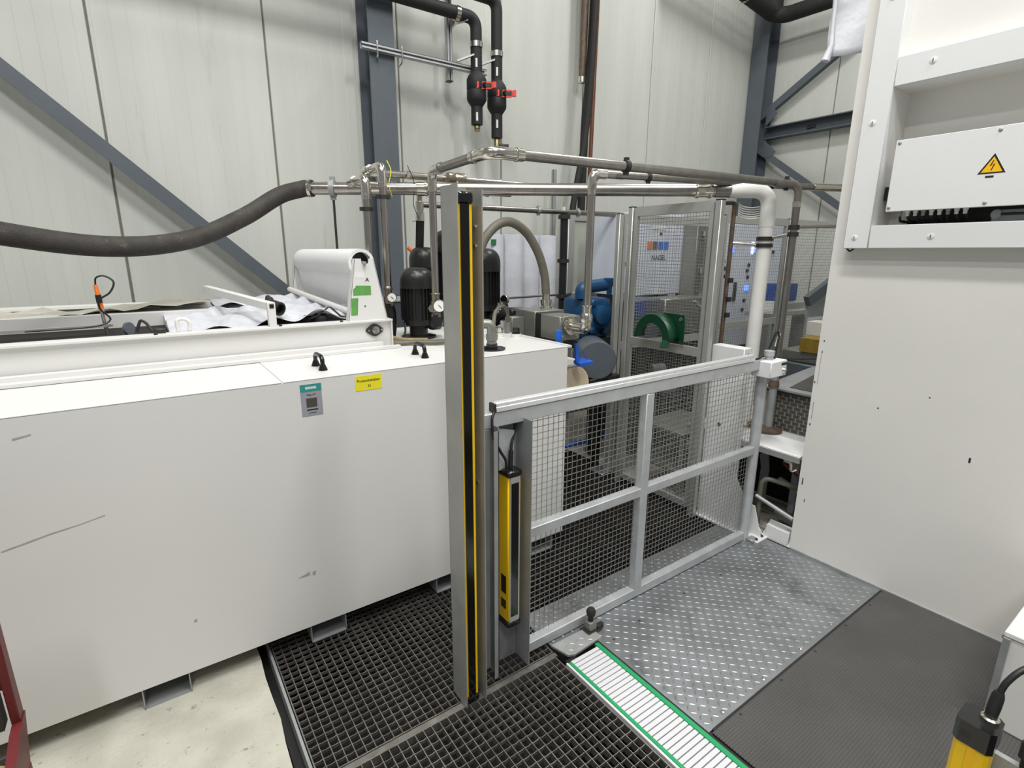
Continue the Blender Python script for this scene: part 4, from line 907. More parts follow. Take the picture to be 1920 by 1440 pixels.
# --- white gate post with gusseted base
wpst = thing('gate_post', 'white steel gate post with gusseted base behind the right end of the gate', 'post', (2.9, 1.8, 0.0))
b = B(); b.box(2.885, 2.965, 1.715, 1.93, 0.0, 1.155, 0.004); b.build('column', 'frame_paint', wpst)
B().prism([(2.885, 1.716, 0.01), (2.885, 1.716, 0.415), (2.885, 1.612, 0.25), (2.885, 1.612, 0.01)], (0.008, 0, 0)).build('gusset', 'frame_paint', wpst); b = B(); b.prism([(2.955, 1.5, 0.01), (2.955, 1.716, 0.30), (2.955, 1.716, 0.01)], (0.008, 0, 0))
b.build('gusset', 'frame_paint', wpst)
B().box(2.86, 2.975, 1.48, 1.94, 0.001, 0.012, 0.002).build('base_plate', 'frame_paint', wpst)
b = B(); b.prism([(2.925, 1.50, 0.012), (2.925, 1.56, 0.20), (2.925, 1.66, 0.20), (2.925, 1.66, 0.012)], (0.006, 0, 0)); b.build('gusset', 'frame_paint', wpst)
for (y, z) in ((1.83, 1.04), (1.83, 0.66)): B().lathe((2.885, y, z), (-1, 0, 0), [(0.012, 0), (0.010, 0.004)], 12).build('plug_hole', 'black_paint', wpst)
B().lathe((2.93, 1.715, 1.115), (0, -1, 0), [(0.008, 0), (0.008, 0.002)], 10).build('plug_hole', 'black_paint', wpst)
B().bar((2.95, 1.715, 1.10), (2.86, 1.62, 1.085), 0.008, 0.008).build('latch_rod', 'chrome', wpst)
for (x, y) in ((2.945, 1.503), (2.88, 1.50)): B().lathe((x, y, 0.012), (0, 0, 1), [(0.010, 0), (0.010, 0.008), (0.005, 0.012)], 6, False).build('anchor_bolt', 'clamp_dark', wpst)
B().box(2.84, 2.90, 1.50, 1.545, 0.0, 0.02, 0.004).build('stop_block', 'galv_dull', wpst)
# --- foot latch with black knob
fl2 = thing('floor_latch', 'grey spring latch with black knob at the foot of the gate', 'latch', (1.53, 1.50, 0.0))
B().box(1.475, 1.56, 1.475, 1.535, 0.0, 0.012, 0.002).build('base', 'clamp_dark', fl2)
B().box(1.492, 1.535, 1.485, 1.525, 0.012, 0.055, 0.003).build('body', 'block_grey', fl2)
b = B(); b.lathe((1.512, 1.505, 0.055), (0, 0, 1), [(0.012, 0), (0.012, 0.02), (0.02, 0.03), (0.022, 0.05), (0.016, 0.062), (0.006, 0.066)], 14); b.build('knob', 'black_rubber', fl2)
B().box(1.535, 1.575, 1.48, 1.50, 0.004, 0.03, 0.002).build('catch', 'clamp_dark', fl2)

# --- third light curtain, close to the camera at lower right
lc3 = thing('light_curtain', 'yellow light curtain with black top cap and cable at the lower right corner', 'light curtain', (1.16, 0.13, 0.2), 'light curtains')
ca = V(1.157, 0.146, 0); u = V(0.85, -0.53, 0).normalized(); n = V(0.53, 0.85, 0).normalized()
ca = V(1.163, 0.150, 0.0); u = V(1, 0, 0); n = V(0, 1, 0)
# octagonal profile housing
def octp(c, hx, hy, ch, z): return [V(c.x - hx + ch, c.y - hy, z), V(c.x + hx - ch, c.y - hy, z), V(c.x + hx, c.y - hy + ch, z), V(c.x + hx, c.y + hy - ch, z), V(c.x + hx - ch, c.y + hy, z), V(c.x - hx + ch, c.y + hy, z), V(c.x - hx, c.y + hy - ch, z), V(c.x - hx, c.y - hy + ch, z)]
B().prism(octp(ca, 0.027, 0.026, 0.006, 0.20), (0, 0, 0.628)).build('housing', 'yellow', lc3)
B().box(ca.x - 0.0285, ca.x - 0.0265, ca.y - 0.008, ca.y + 0.004, 0.22, 0.828).build('groove', 'sign_yellow', lc3)
B().prism(octp(ca, 0.030, 0.029, 0.008, 0.828), (0, 0, 0.045)).build('end_cap', 'black_gloss', lc3)
B().box(ca.x - 0.0305, ca.x - 0.029, ca.y + 0.004, ca.y + 0.018, 0.841, 0.855).build('cap_mark', 'clamp_dark', lc3)
B().lathe((ca.x + 0.010, ca.y - 0.010, 0.873), (0, 0, 1), [(0.014, 0), (0.014, 0.006), (0.010, 0.008), (0.010, 0.014)], 16).build('socket', 'chrome', lc3)
B().lathe((ca.x + 0.010, ca.y - 0.010, 0.885), (0.1, -0.05, 1), [(0.0095, 0), (0.010, 0.02), (0.0095, 0.04), (0.007, 0.05)], 12).build('plug', 'cable_black', lc3)
B().tube(spline([(ca.x + 0.014, ca.y - 0.012, 0.928), (ca.x + 0.022, ca.y - 0.018, 0.958), (ca.x + 0.05, ca.y - 0.035, 0.985), (ca.x + 0.13, ca.y - 0.08, 1.008), (ca.x + 0.3, ca.y - 0.16, 1.02)], 8), 0.0052, 10).build('cable', 'cable_black', lc3)
B().box(ca.x + 0.028, ca.x + 0.04, ca.y - 0.10, ca.y + 0.01, 0.004, 0.80).build('bracket', 'galv_dull', lc3)
b = B(); b.lathe((1.195, 0.085, 0.82), (0.2, 0, 1), [(0.012, 0), (0.012, 0.03), (0.006, 0.036)], 10); b.tube([(1.195, 0.085, 0.82), (1.19, 0.08, 0.5)], 0.007, 8)
tag(b.build('cable_plug', 'black_rubber'), 'black cable plug beside the lower right light curtain', 'plug')
# ================================================================== WHITE MACHINE CABINET (right)
CX = 2.97
mc = thing('machine_cabinet', 'tall white machine cabinet filling the right side', 'cabinet', (3.4, 0.3, 0.0))
RX = 3.10      # back of the equipment recess
b = B(); b.box(RX, 4.0, -1.4, 1.345, 0.012, 3.6); b.box(CX, RX, 1.16, 1.345, 0.012, 3.6); b.box(CX, RX, -1.4, 1.16, 2.43, 3.6); b.box(CX, RX, -1.4, 1.16, 0.012, 1.83)
b.build('body', 'cabinet_paint', mc)
B().box(CX - 0.006, CX + 0.05, -1.4, 1.34, 0.0, 0.012).build('floor_seal', 'galv_dull', mc)
FX = 2.90; D = CX - FX
vbar = B().box(FX, CX, 1.158, 1.268, 1.727, 3.6, 0.003).build('frame_upright', 'frame_paint', mc)
tb = B().box(FX, CX, -1.4, 1.157, 2.428, 2.548, 0.003).build('frame_top_bar', 'frame_paint', mc)
bb_ = B().box(FX, CX, -1.4, 1.157, 1.727, 1.832, 0.003).build('frame_bottom_bar', 'frame_paint', mc)
def screw(p, parent, r=0.011, m='frame_paint', rot=0.3):
    p = V(p)
    s_ = B().lathe(p, (-1, 0, 0), [(r * 1.35, -0.001), (r * 1.35, 0.0012), (r, 0.0015), (r, 0.003), (r * 0.8, 0.004)], 16).build('screw', m, parent)
    B().obox(p - V(0.0042, 0, 0), V(0.0006, 0, 0), V(0, 0.0016, 0), V(0, 0, r * 0.7)).build('screw_slot', 'clamp_dark', s_)
for (y, z) in ((1.222, 1.778), (1.220, 2.29), (1.215, 2.8)): screw((FX, y, z), vbar)
for y in (1.021, 0.42): screw((FX, y, 2.500), tb)
for y in (0.913, 0.35): screw((FX, y, 1.778), bb_)
B().tube(fillet([(FX + 0.03, 1.262, 1.728), (FX + 0.03, 1.245, 1.712), (FX + 0.03, 1.228, 1.728)], 0.006, 4), 0.004, 6).build('frame_hook', 'black_paint', mc)
# worn edge chips and dents on the paint
for (y, z, a, c) in ((1.331, 0.78, 0.003, 0.006), (1.325, 0.44, 0.003, 0.02), (1.338, 1.02, 0.003, 0.005), (1.32, 1.25, 0.003, 0.004), (1.322, 1.19, 0.002, 0.006), (0.63, 0.80, 0.004, 0.012), (1.02, 0.95, 0.004, 0.003), (0.82, 1.05, 0.003, 0.003), (1.328, 0.86, 0.0015, 0.05), (1.324, 1.1, 0.001, 0.09), (1.30, 0.33, 0.002, 0.01), (0.35, 0.42, 0.005, 0.004)):
    B().box(CX - 0.0006, CX + 0.001, y - a, y + a, z - c, z + c).build('paint_chip', 'clamp_dark' if c < 0.03 else 'galv_dull', mc)
B().box(RX - 0.004, RX, 0.1, 1.08, 1.833, 1.95).build('gap_shade_strip', 'black_paint', mc)  # black strip paints in the shade and dark cables below the junction box
jb = thing('junction_box', 'white junction box with yellow high voltage sign inside the cabinet frame', 'electrical box', (2.92, 0.6, 1.89))
B().box(2.893, 3.0, 0.15, 1.092, 1.897, 2.190, 0.003).build('box', 'frame_paint', jb)
for (y_, z_) in ((1.0, 2.15), (1.0, 1.94), (0.25, 2.15), (0.25, 1.94)): B().cyl((3.0, y_, z_), (RX, y_, z_), 0.012, n=8).build('stand_off', 'galv_dull', jb)
cv = B().box(2.880, 2.893, 0.14, 1.10, 1.890, 2.195, 0.002).build('cover', 'frame_paint', jb)
for (y, z) in ((1.086, 2.182), (1.088, 1.907), (0.742, 2.180), (0.745, 1.906), (0.40, 2.18), (0.40, 1.906)):
    B().lathe((2.880, y, z), (-1, 0, 0), [(0.0075, 0), (0.007, 0.002), (0.004, 0.004)], 12).build('cover_screw', 'galv_dull', cv)
# high voltage sign
yc = 0.744; zb = 2.0175; zt = 2.094; hw = 0.0445; xs = 2.8795
sg = B().prism([(xs, yc - hw, zb), (xs, yc + hw, zb), (xs, yc, zt)], (0.0005, 0, 0)).build('warning_sign', 'sign_black', cv)
tag(sg, 'yellow triangle high voltage sign')
B().prism([(xs - 0.0004, yc - hw + 0.0105, zb + 0.0055), (xs - 0.0004, yc + hw - 0.0105, zb + 0.0055), (xs - 0.0004, yc, zt - 0.012)], (0.0004, 0, 0)).build('sign_field', 'sign_yellow', sg)
def bolt_pts():
    raw = [(0.004, 0.036), (0.0, 0.036), (-0.008, 0.0165), (0.004, 0.0215), (-0.0045, 0.0), (0.0, 0.0), (0.0115, 0.029), (0.0, 0.0235)]
    # lightning flash as seen from the front (front view: +y is left)
    raw = [(-0.0035, 0.0365), (-0.0075, 0.0355), (0.0085, 0.0150), (0.0065, 0.0205)]
    return raw
fz = zb + 0.010
def pt(a, h): return (xs - 0.0008, yc - a, fz + h)
fl_b = B(); fl_b.prism([pt(-0.001, 0.040), pt(0.003, 0.041), pt(-0.004, 0.0215), pt(-0.0095, 0.018)], (0.0003, 0, 0)); fl_b.prism([pt(-0.0095, 0.018), pt(-0.004, 0.0215), pt(0.0075, 0.028), pt(0.0025, 0.0245)], (0.0003, 0, 0)); fl_b.prism([pt(0.0025, 0.0245), pt(0.0075, 0.028), pt(-0.0005, 0.002), pt(-0.004, 0.0015)], (0.0003, 0, 0))
fl_b.build('flash', 'sign_black', sg)
B().box(xs, xs + 0.0006, yc - 0.010, yc + 0.017, 2.002, 2.010).build('black_label', 'sign_black', cv)
for k in range(9):
    y = 1.055 - k * 0.030
    B().lathe((2.925, y, 1.897), (0, 0, -1), [(0.010, 0), (0.010, 0.012), (0.0075, 0.014), (0.0075, 0.028)], 8, False).build('cable_gland', 'pvc_white' if k % 3 else 'galv_dull', jb)
    B().tube([(2.925, y, 1.875), (2.955, y - 0.006 * (k % 3 - 1), 1.85), (3.08, y - 0.01, 1.845)], 0.006, 8).build('cable', 'cable_black', jb)
B().box(2.99, 3.09, 1.12, 1.158, 1.95, 2.01).build('side_plug', 'black_paint', mc)
B().tube(spline([(3.0, 1.12, 1.98), (2.97, 1.11, 1.995), (2.95, 1.092, 2.0)], 5), 0.005, 6).build('side_cable', 'hose_grey', mc)
B().box(2.945, CX, 0.2, 0.73, 1.833, 1.880, 0.004).build('glide_rail', 'tag_grey', mc)
B().lathe((2.945, 0.715, 1.862), (-1, 0, 0), [(0.02, 0), (0.018, 0.008), (0.008, 0.01)], 16).build('glide_roller', 'tag_grey', mc)
B().cyl((2.938, 0.7, 1.862), (2.938, 0.2, 1.862), 0.005, n=8).build('glide_rope', 'cable_black', mc)
# white cloth-like cover sheet hung at the far top corner
g = []
for j in range(9):
    row = []
    for i in range(13):
        q = i / 12; t = j / 8
        row.append((5.10 + 0.42 * q, 2.58 - 0.40 * q + 0.02 * math.sin(7 * q + 3 * t), 3.78 + 0.03 * q - t * (0.44 + 0.02 * q) - 0.012 * math.sin(q * 9) * t))
    g.append(row)
sh = thing('cover_sheet', 'white plastic sheet hanging from a rail at the top right', 'sheet', (5.3, 2.4, 3.3))
o_ = B().sheet(g).build('sheet', 'plastic_wrap', sh); so = o_.modifiers.new('thickness', 'SOLIDIFY'); so.thickness = 0.004
B().tube([(5.10, 2.575, 3.78), (5.10, 2.57, 3.6), (5.105, 2.56, 3.42), (5.085, 2.585, 3.30)], [0.02, 0.016, 0.022, 0.034], 10).build('rolled_hem', 'plastic_wrap', sh)
B().bar((5.05, 2.60, 3.80), (5.60, 2.1, 3.86), 0.03, 0.03).build('rail', 'galv', sh)
B().cyl((5.30, 2.42, 3.82), (5.30, 2.42, 4.4), 0.01, n=8).build('hanger', 'galv', sh)
# black duct in the top right corner
dk = thing('roof_pipe', 'thick black pipe turning the corner under the roof at the top right', 'pipe', (6.6, 4.0, 4.5))
B().tube(fillet([(5.0, 4.12, 4.72), (6.72, 4.12, 4.50), (6.80, 4.0, 4.47), (6.80, 1.5, 4.42)], 0.12, 8), 0.085, 18).build('pipe', 'black_rubber', dk)
B().tube(fillet([(6.72, 4.12, 6.5), (6.72, 4.12, 4.50)], 0.1, 4), 0.11, 18).build('riser', 'black_rubber', dk)
B().lathe((6.12, 4.12, 4.577), (1, 0, -0.128), [(0.085, 0), (0.095, 0), (0.095, 0.03), (0.085, 0.03)], 18).build('pipe_clamp', 'chrome', dk)

# ------------------------------------------------------------------ low housing at the lower right
lh = thing('low_housing', 'low beige machine housing beside the rubber mat, white lid', 'housing', (2.7, 0.0, 0.0))
B().box(2.385, 2.965, -0.6, 0.30, 0.004, 0.372, 0.004).build('body', 'cabinet_paint', lh)
B().box(2.380, 2.966, -0.6, 0.306, 0.374, 0.392, 0.002).build('lid', 'white_paint', lh)
for (z, dy) in ((0.36, 0.004), (0.10, 0.0)): B().lathe((2.40, 0.30 + dy, z), (-0.7, 0.7, 0), [(0.008, -0.01), (0.008, 0.006), (0.004, 0.008)], 8).build('bolt', 'chrome', lh)
B().box(2.370, 2.390, 0.285, 0.305, 0.004, 0.372).build('corner_strip', 'galv_dull', lh)
# ------------------------------------------------------------------ red container at the lower left
rc = thing('red_container', 'dark red steel container edge at the lower left corner', 'container', (-0.6, 1.45, 0.0))
b = B()
b.prism([(-0.374, 1.58, 0.57), (-0.374, 1.58, 1.05), (-0.394, 1.60, 1.05), (-0.394, 1.60, 0.57)], (0, 0, 0.001))
b.box(-0.392, -0.374, 1.56, 1.60, 0.57, 1.05, 0.002)
b.box(-1.1, -0.392, 1.585, 1.60, 0.66, 1.05)
b.prism([(-0.371, 1.60, 0.575), (-0.371, 1.52, 0.575), (-0.388, 1.10, 0.40), (-0.388, 1.60, 0.40)], (-0.02, 0, 0))
b.box(-1.1, -0.385, 1.55, 1.60, 0.0, 0.42)
b.build('shell', 'red_paint', rc)
B().box(-1.1, -0.40, 1.10, 1.585, 0.42, 0.47).build('inside_floor', 'black_paint', rc)
B().bar((-0.55, 1.30, 0.50), (-0.41, 1.50, 0.50), 0.06, 0.04).build('wood_block', 'wood', rc)
B().box(-0.47, -0.40, 1.54, 1.58, 0.58, 0.66).build('inside_bracket', 'clamp_dark', rc)

# ------------------------------------------------------------------ machine bed behind the cabinet: platform with valves below
pf = thing('machine_platform', 'white machine platform carrying the drop pipes beside the cabinet', 'platform', (3.5, 1.8, 0.0))
B().box(2.975, 4.6, 1.36, 2.12, 0.548, 0.575, 0.003).build('top_plate', 'frame_paint', pf)
B().box(2.97, 2.985, 1.36, 2.12, 0.532, 0.566).build('front_lip', 'alu', pf)
B().box(2.975, 3.0, 1.36, 1.5, 0.0, 0.09, 0.003).build('base_beam', 'frame_paint', pf)
B().prism([(2.975, 1.345, 0.0), (2.975, 1.52, 0.0), (3.06, 1.52, 0.085), (3.06, 1.345, 0.085)], (0, 0, 0.004)).build('base_cover', 'frame_paint', pf)
B().box(3.55, 3.56, 1.36, 2.12, 0.0, 0.55).build('rear_panel', 'pit', pf)
b = B(); b.prism([(3.30, 1.70, 0.05), (3.30, 1.76, 0.05), (3.30, 1.75, 0.3), (3.30, 1.77, 0.38), (3.30, 1.74, 0.44), (3.30, 1.75, 0.53), (3.30, 1.72, 0.53), (3.30, 1.71, 0.4), (3.30, 1.695, 0.3)], (0.01, 0, 0)); b.build('bracket_plate', 'tag_grey', pf)
hv = thing('hydraulic_valves', 'cluster of grey hydraulic valves and hoses under the machine platform', 'valves', (3.2, 1.5, 0.1))
for (y, m_) in ((1.50, 'tag_grey'), (1.43, 'tag_grey')): B().box(3.25, 3.33, y - 0.022, y + 0.022, 0.08, 0.46, 0.004).build('valve_strip', m_, hv)
B().tube(fillet([(3.02, 1.585, 0.05), (3.02, 1.585, 0.36), (3.10, 1.44, 0.33), (3.15, 1.40, 0.32)], 0.06, 6), 0.015, 10).build('hose', 'hose_grey', hv)
B().cyl((3.0, 1.60, 0.235), (3.0, 1.36, 0.175), 0.012, n=10).build('grab_rail', 'galv', hv)
B().cyl((3.17, 1.55, 0.32), (3.13, 1.40, 0.29), 0.018, n=10).build('spool', 'block_grey', hv)
B().cyl((3.13, 1.40, 0.29), (3.125, 1.385, 0.288), 0.02, n=10).build('spool_cap', 'brass', hv)
B().cyl((3.17, 1.55, 0.10), (3.13, 1.40, 0.09), 0.018, n=10).build('spool', 'block_grey', hv)
B().cyl((3.13, 1.40, 0.09), (3.125, 1.385, 0.088), 0.02, n=10).build('spool_cap', 'brass', hv)
B().bar((3.08, 1.50, 0.47), (3.06, 1.40, 0.42), 0.014, 0.012).build('red_lever', 'red_paint', hv)
B().tube(spline([(3.05, 1.48, 0.50), (3.05, 1.44, 0.49), (3.05, 1.43, 0.45), (3.05, 1.40, 0.47)], 6), 0.012, 8).build('chrome_bend', 'chrome', hv)
# perforated guard panel with staggered slots
pg = thing('slotted_panel', 'grey guard panel with brick pattern of dark slots behind the drop pipe', 'panel', (3.34, 1.6, 0.577))
B().box(3.342, 3.352, 1.36, 1.80, 0.577, 0.83).build('sheet', 'belt_joint', pg)
sl = None; o = OFF[pg.name]
row = 0; z = 0.583
while z < 0.805:
    y = 1.365 + (0.026 if row % 2 else 0)
    while y < 1.755:
        if sl is None:
            sl = B().box(3.3395, 3.3425, o.y - 0.020, o.y + 0.020, o.z, o.z + 0.0185).build('slot', 'belt_dark', pg); c_ = sl
        else: c_ = share(sl, 'slot', pg)
        c_.location = (0, y + 0.021 - o.y, z - o.z); y += 0.050
    z += 0.0245; row += 1
B().box(3.31, 3.36, 1.36, 1.80, 0.83, 0.845).build('rim', 'clamp_dark', pg)
tr_ = thing('chip_tray', 'grey sheet tray with dark mesh insert above the slotted panel', 'tray', (3.6, 1.6, 0.845))
B().prism([(3.30, 1.36, 0.847), (3.30, 1.80, 0.847), (3.95, 1.80, 0.90), (3.95, 1.36, 0.90)], (0, 0, 0.012)).build('tray', 'galv_dull', tr_)
B().prism([(3.36, 1.38, 0.862), (3.36, 1.66, 0.862), (3.85, 1.70, 0.902), (3.85, 1.38, 0.902)], (0, 0, 0.006)).build('insert', 'belt_dark', tr_)
# ================================================================== FENCES AND MACHINES AT THE BACK
def fence(name, label, p0, p1, z0, z1, zmid, cell, extra_post=True, double=True):
    # panel between two points on the floor plan, aluminium frame, wire mesh
    p0 = V(p0[0], p0[1], 0); p1 = V(p1[0], p1[1], 0); d = (p1 - p0).normalized(); n = V(-d.y, d.x, 0)
    t = thing(name, label, 'fence', ((p0.x + p1.x) / 2, (p0.y + p1.y) / 2, 0.0), 'mesh fence panels')
    pw = 0.04
    for p in (p0, p1):
        b = B(); b.obox(p + V(0, 0, z1 / 2), d * pw / 2, n * pw / 2, V(0, 0, z1 / 2), 0.003)
        b.build('post', 'alu', t)
        B().obox(p + V(0, 0, z1 + 0.002), d * pw / 2, n * pw / 2, V(0, 0, 0.003)).build('post_cap', 'black_paint', t)
    a = p0 + d * 0.045; c = p1 - d * 0.045; L = (c - a).length
    for s_, m_ in ((a, 'stile'), (c, 'stile')):
        B().obox(s_ + V(0, 0, (z0 + z1) / 2), d * 0.013, n * 0.013, V(0, 0, (z1 - z0) / 2 - 0.005)).build('stile', 'alu', t)
    for z, h in ((z1 - 0.03, 0.03), (zmid, 0.028), (z0 + 0.02, 0.02)):
        B().obox((a + c) / 2 + V(0, 0, z), d * L / 2, n * 0.014, V(0, 0, h)).build('rail', 'alu', t)
    for (za, zb) in ((z0 + 0.04, zmid - 0.028), (zmid + 0.028, z1 - 0.06)):
        b = B(); nx = int(L / cell); nz = int((zb - za) / cell); r = 0.0013
        for i in range(nx + 1):
            q = a + d * (L * i / nx); b.tube([q + V(0, 0, za), q + V(0, 0, zb)], r, 4, False)
        for k in range(nz + 1):
            z = za + (zb - za) * k / nz; b.tube([a + n * 0.0026 + V(0, 0, z), c + n * 0.0026 + V(0, 0, z)], r, 4, False)
        tag(b.build('wire_mesh', 'wire', t), kind='stuff')
    return t
fence('mesh_fence', 'mesh fence panel carrying the green hose holder', (2.83, 2.60), (2.83, 1.93), 0.05, 2.0, 1.10, 0.0215)
B_ = fence('mesh_fence', 'mesh fence panel behind the white drop pipe', (3.95, 2.66), (4.86, 2.60), 0.05, 2.0, 1.10, 0.026)
B_ = fence('mesh_fence', 'mesh fence panel between dark drop pipe and white cabinet', (4.93, 2.60), (6.2, 2.52), 0.05, 2.0, 1.22, 0.026)
fence('mesh_fence', 'far mesh fence panel beyond the one with the green holder', (3.95, 2.70), (2.90, 2.78), 0.05, 1.97, 1.02, 0.024)
# green hose holder on the fence
gh = thing('hose_holder', 'dark green curved hose holder hung on the mesh fence', 'holder', (2.78, 2.2, 1.14))
b = B(); b.box(2.800, 2.806, 2.085, 2.255, 1.135, 1.325, 0.002); b.build('back_plate', 'green_dark', gh)
g = []
for j in range(2):
    row = []
    for k in range(15):
        a = math.pi * (1.02 - k / 14 * 1.04); row.append((2.80 - 0.10 * j, 2.262 + 0.138 * -math.cos(a), 1.165 + 0.15 * math.sin(a)))
    g.append(row)
o_ = B().sheet(g).build('saddle', 'green_dark', gh); so = o_.modifiers.new('thickness', 'SOLIDIFY'); so.thickness = 0.005
pts = [(2.70, 2.262 + 0.138 * math.cos(math.pi * k / 14), 1.165 + 0.15 * math.sin(math.pi * k / 14)) for k in range(15)] + [(2.70, 2.262 + 0.085 * math.cos(math.pi * k / 14), 1.155 + 0.095 * math.sin(math.pi * k / 14)) for k in range(14, -1, -1)]
b = B()
for k in range(14):
    a0, a1 = math.pi * k / 14, math.pi * (k + 1) / 14
    q = [(2.70, 2.262 + R_ * math.cos(a), 1.165 + 1.08 * R_ * math.sin(a)) for R_, a in ((0.138, a0), (0.138, a1), (0.09, a1), (0.09, a0))]
    b.prism(q, (0.004, 0, 0))
b.build('front_lip', 'green_dark', gh)
b = B(); b.prism([(2.70, 2.172, 1.165), (2.70, 2.124, 1.165), (2.66, 2.10, 1.13), (2.66, 2.16, 1.12)], (0.02, 0, -0.005)); b.build('tip', 'green_dark', gh)
for (y, z) in ((2.24, 1.305), (2.115, 1.295)): B().lathe((2.80, y, z), (-1, 0, 0), [(0.012, 0), (0.012, 0.003), (0.006, 0.004)], 14).build('washer', 'chrome', gh)

# machine cabinets seen through the fences
ec = thing('control_cabinet', 'grey control cabinet with stickers and lettering behind the mesh fence', 'cabinet', (3.95, 3.3, 0.0))
B().box(3.55, 4.24, 3.25, 3.75, 1.33, 2.04, 0.004).build('body', 'cab_blue_white', ec)
B().box(3.60, 4.20, 3.35, 3.70, -0.012, 1.33).build('pedestal', 'clamp_dark', ec)
B().box(3.80, 3.98, 3.246, 3.25, 1.905, 1.955).build('white_label', 'paper', ec)
B().lathe((3.915, 3.25, 1.87), (0, -1, 0), [(0.014, 0), (0.014, 0.005)], 12).build('red_button', 'red_paint', ec)
for k, (m_) in enumerate(('orange', 'rust', 'blue_bright', 'blue_bright')): B().box(3.745 + k * 0.075, 3.805 + k * 0.075, 3.245, 3.25, 1.735, 1.80).build('sticker', m_, ec)
text('NAGEL', 'sign_black', ec, (3.905, 3.246, 1.66), (1, 0, 0), (0, 0, 1), 0.062)
mb = thing('honing_machine', 'dark grey machine with chrome column behind the mesh fence', 'machine', (4.0, 3.0, 0.0))
B().box(3.30, 3.62, 2.95, 3.2, 0.9, 1.33, 0.01).build('motor_housing', 'motor_grey', mb)
B().box(3.68, 4.3, 2.95, 3.2, 1.0, 1.32, 0.01).build('work_head', 'block_grey', mb)
B().box(3.35, 4.4, 2.90, 3.24, -0.012, 0.95, 0.01).build('bed', 'clamp_dark', mb)
B().box(4.24, 4.40, 3.10, 3.3, 0.95, 2.0, 0.004).build('column', 'block_grey', mb)
B().cyl((4.32, 3.05, 1.0), (4.32, 3.05, 1.98), 0.03, n=14).build('chrome_column', 'stainless', mb)
for z in (1.30, 1.52, 1.85): B().lathe((4.32, 3.05, z), (0, 0, 1), [(0.03, 0), (0.05, 0.005), (0.05, 0.05), (0.03, 0.055)], 14).build('collar', 'chrome', mb)
B().bar((3.95, 2.86, 1.30), (4.20, 2.84, 1.12), 0.03, 0.02).build('bright_lever', 'chrome', mb)
B().box(3.28, 3.42, 2.93, 2.95, 1.20, 1.32).build('blue_plate', 'blue_panel', mb)
for (x, y, z, r) in ((3.45, 2.87, 0.75, 0.05), (3.6, 2.87, 0.55, 0.04)): B().cyl((x, y, z), (x + 0.12, y - 0.03, z), r, n=12).build('roller', 'galv_dull', mb)
sc = thing('safety_cabinet', 'pale blue control panel with lit buttons behind the fence right of the white pipe', 'control panel', (5.7, 3.4, 0.0))
B().box(4.9, 6.30, 3.35, 3.8, 0.70, 2.0, 0.004).build('body', 'cab_blue_white', sc)
B().box(5.0, 6.2, 3.4, 3.7, -0.012, 0.70).build('pedestal', 'clamp_dark', sc)
for (x, z, m_, w_, h_) in ((5.18, 1.74, 'screen_blue', 0.05, 0.06), (5.62, 1.74, 'screen_blue', 0.05, 0.05), (5.56, 1.76, 'lamp_white', 0.035, 0.13), (5.30, 1.30, 'clamp_dark', 0.05, 0.2), (5.52, 1.33, 'screen_blue', 0.06, 0.06)):
    B().box(x - w_ / 2, x + w_ / 2, 3.335, 3.35, z - h_ / 2, z + h_ / 2, 0.003).build('indicator', m_, sc)
for (x, z) in ((5.05, 1.62), (5.08, 1.55), (5.10, 1.47), (5.52, 1.58), (5.50, 1.52), (5.52, 1.45), (5.5, 1.20), (5.48, 1.10), (5.98, 1.72)): B().lathe((x, 3.35, z), (0, -1, 0), [(0.02, 0), (0.02, 0.012), (0.012, 0.02)], 10).build('selector_knob', 'black_paint', sc)
b2 = thing('blue_unit', 'blue and white supply unit on a shelf behind the fence', 'unit', (5.85, 3.1, 1.1))
B().box(5.55, 5.85, 2.95, 3.15, 1.21, 1.39, 0.005).build('blue_face', 'blue_panel', b2)
B().box(5.55, 5.85, 2.96, 3.15, 1.10, 1.21, 0.005).build('white_base', 'white_paint', b2)
B().box(5.3, 6.2, 2.9, 3.2, 1.06, 1.10).build('shelf', 'alu', b2)
B().box(5.35, 5.40, 2.95, 3.1, -0.012, 1.06).build('leg', 'alu', b2); B().box(6.1, 6.15, 2.95, 3.1, -0.012, 1.06).build('leg', 'alu', b2)
# loading chute, lever, gold box, grey beds behind the right fence
ch = thing('loading_chute', 'grey sloping chute behind the fence next to the cabinet', 'chute', (5.2, 2.3, 1.2))
B().bar((4.75, 2.30, 1.30), (5.55, 2.15, 1.74), 0.05, 0.09).build('upper_channel', 'motor_grey', ch)
B().prism([(4.80, 2.31, 1.16), (4.80, 2.31, 1.28), (5.55, 2.18, 1.68), (5.55, 2.18, 1.16)], (0, 0.02, 0)).build('side_sheet', 'tag_grey', ch)
B().cyl((4.70, 2.05, 1.215), (4.88, 2.02, 1.205), 0.005, n=8).build('lever', 'clamp_dark', ch)
B().lathe((4.88, 2.02, 1.205), (1, 0, 0), [(0.006, -0.02), (0.02, -0.01), (0.02, 0.01), (0.006, 0.02)], 12).build('lever_ball', 'black_paint', ch)
bd = thing('machine_bed', 'grey stepped machine bed behind the fence above the slotted panel', 'machine', (4.9, 2.2, 0.0))
B().box(4.45, 5.6, 1.95, 2.4, -0.012, 0.62).build('base', 'tag_grey', bd)
B().box(4.50, 5.6, 2.0, 2.38, 0.62, 0.80, 0.01).build('lower_slide', 'motor_grey', bd)
B().box(4.55, 5.6, 2.05, 2.36, 0.80, 0.90, 0.01).build('upper_slide', 'block_grey', bd)
B().box(4.52, 4.85, 2.02, 2.2, 0.90, 1.02, 0.004).build('gold_cover', 'gold_label', bd)
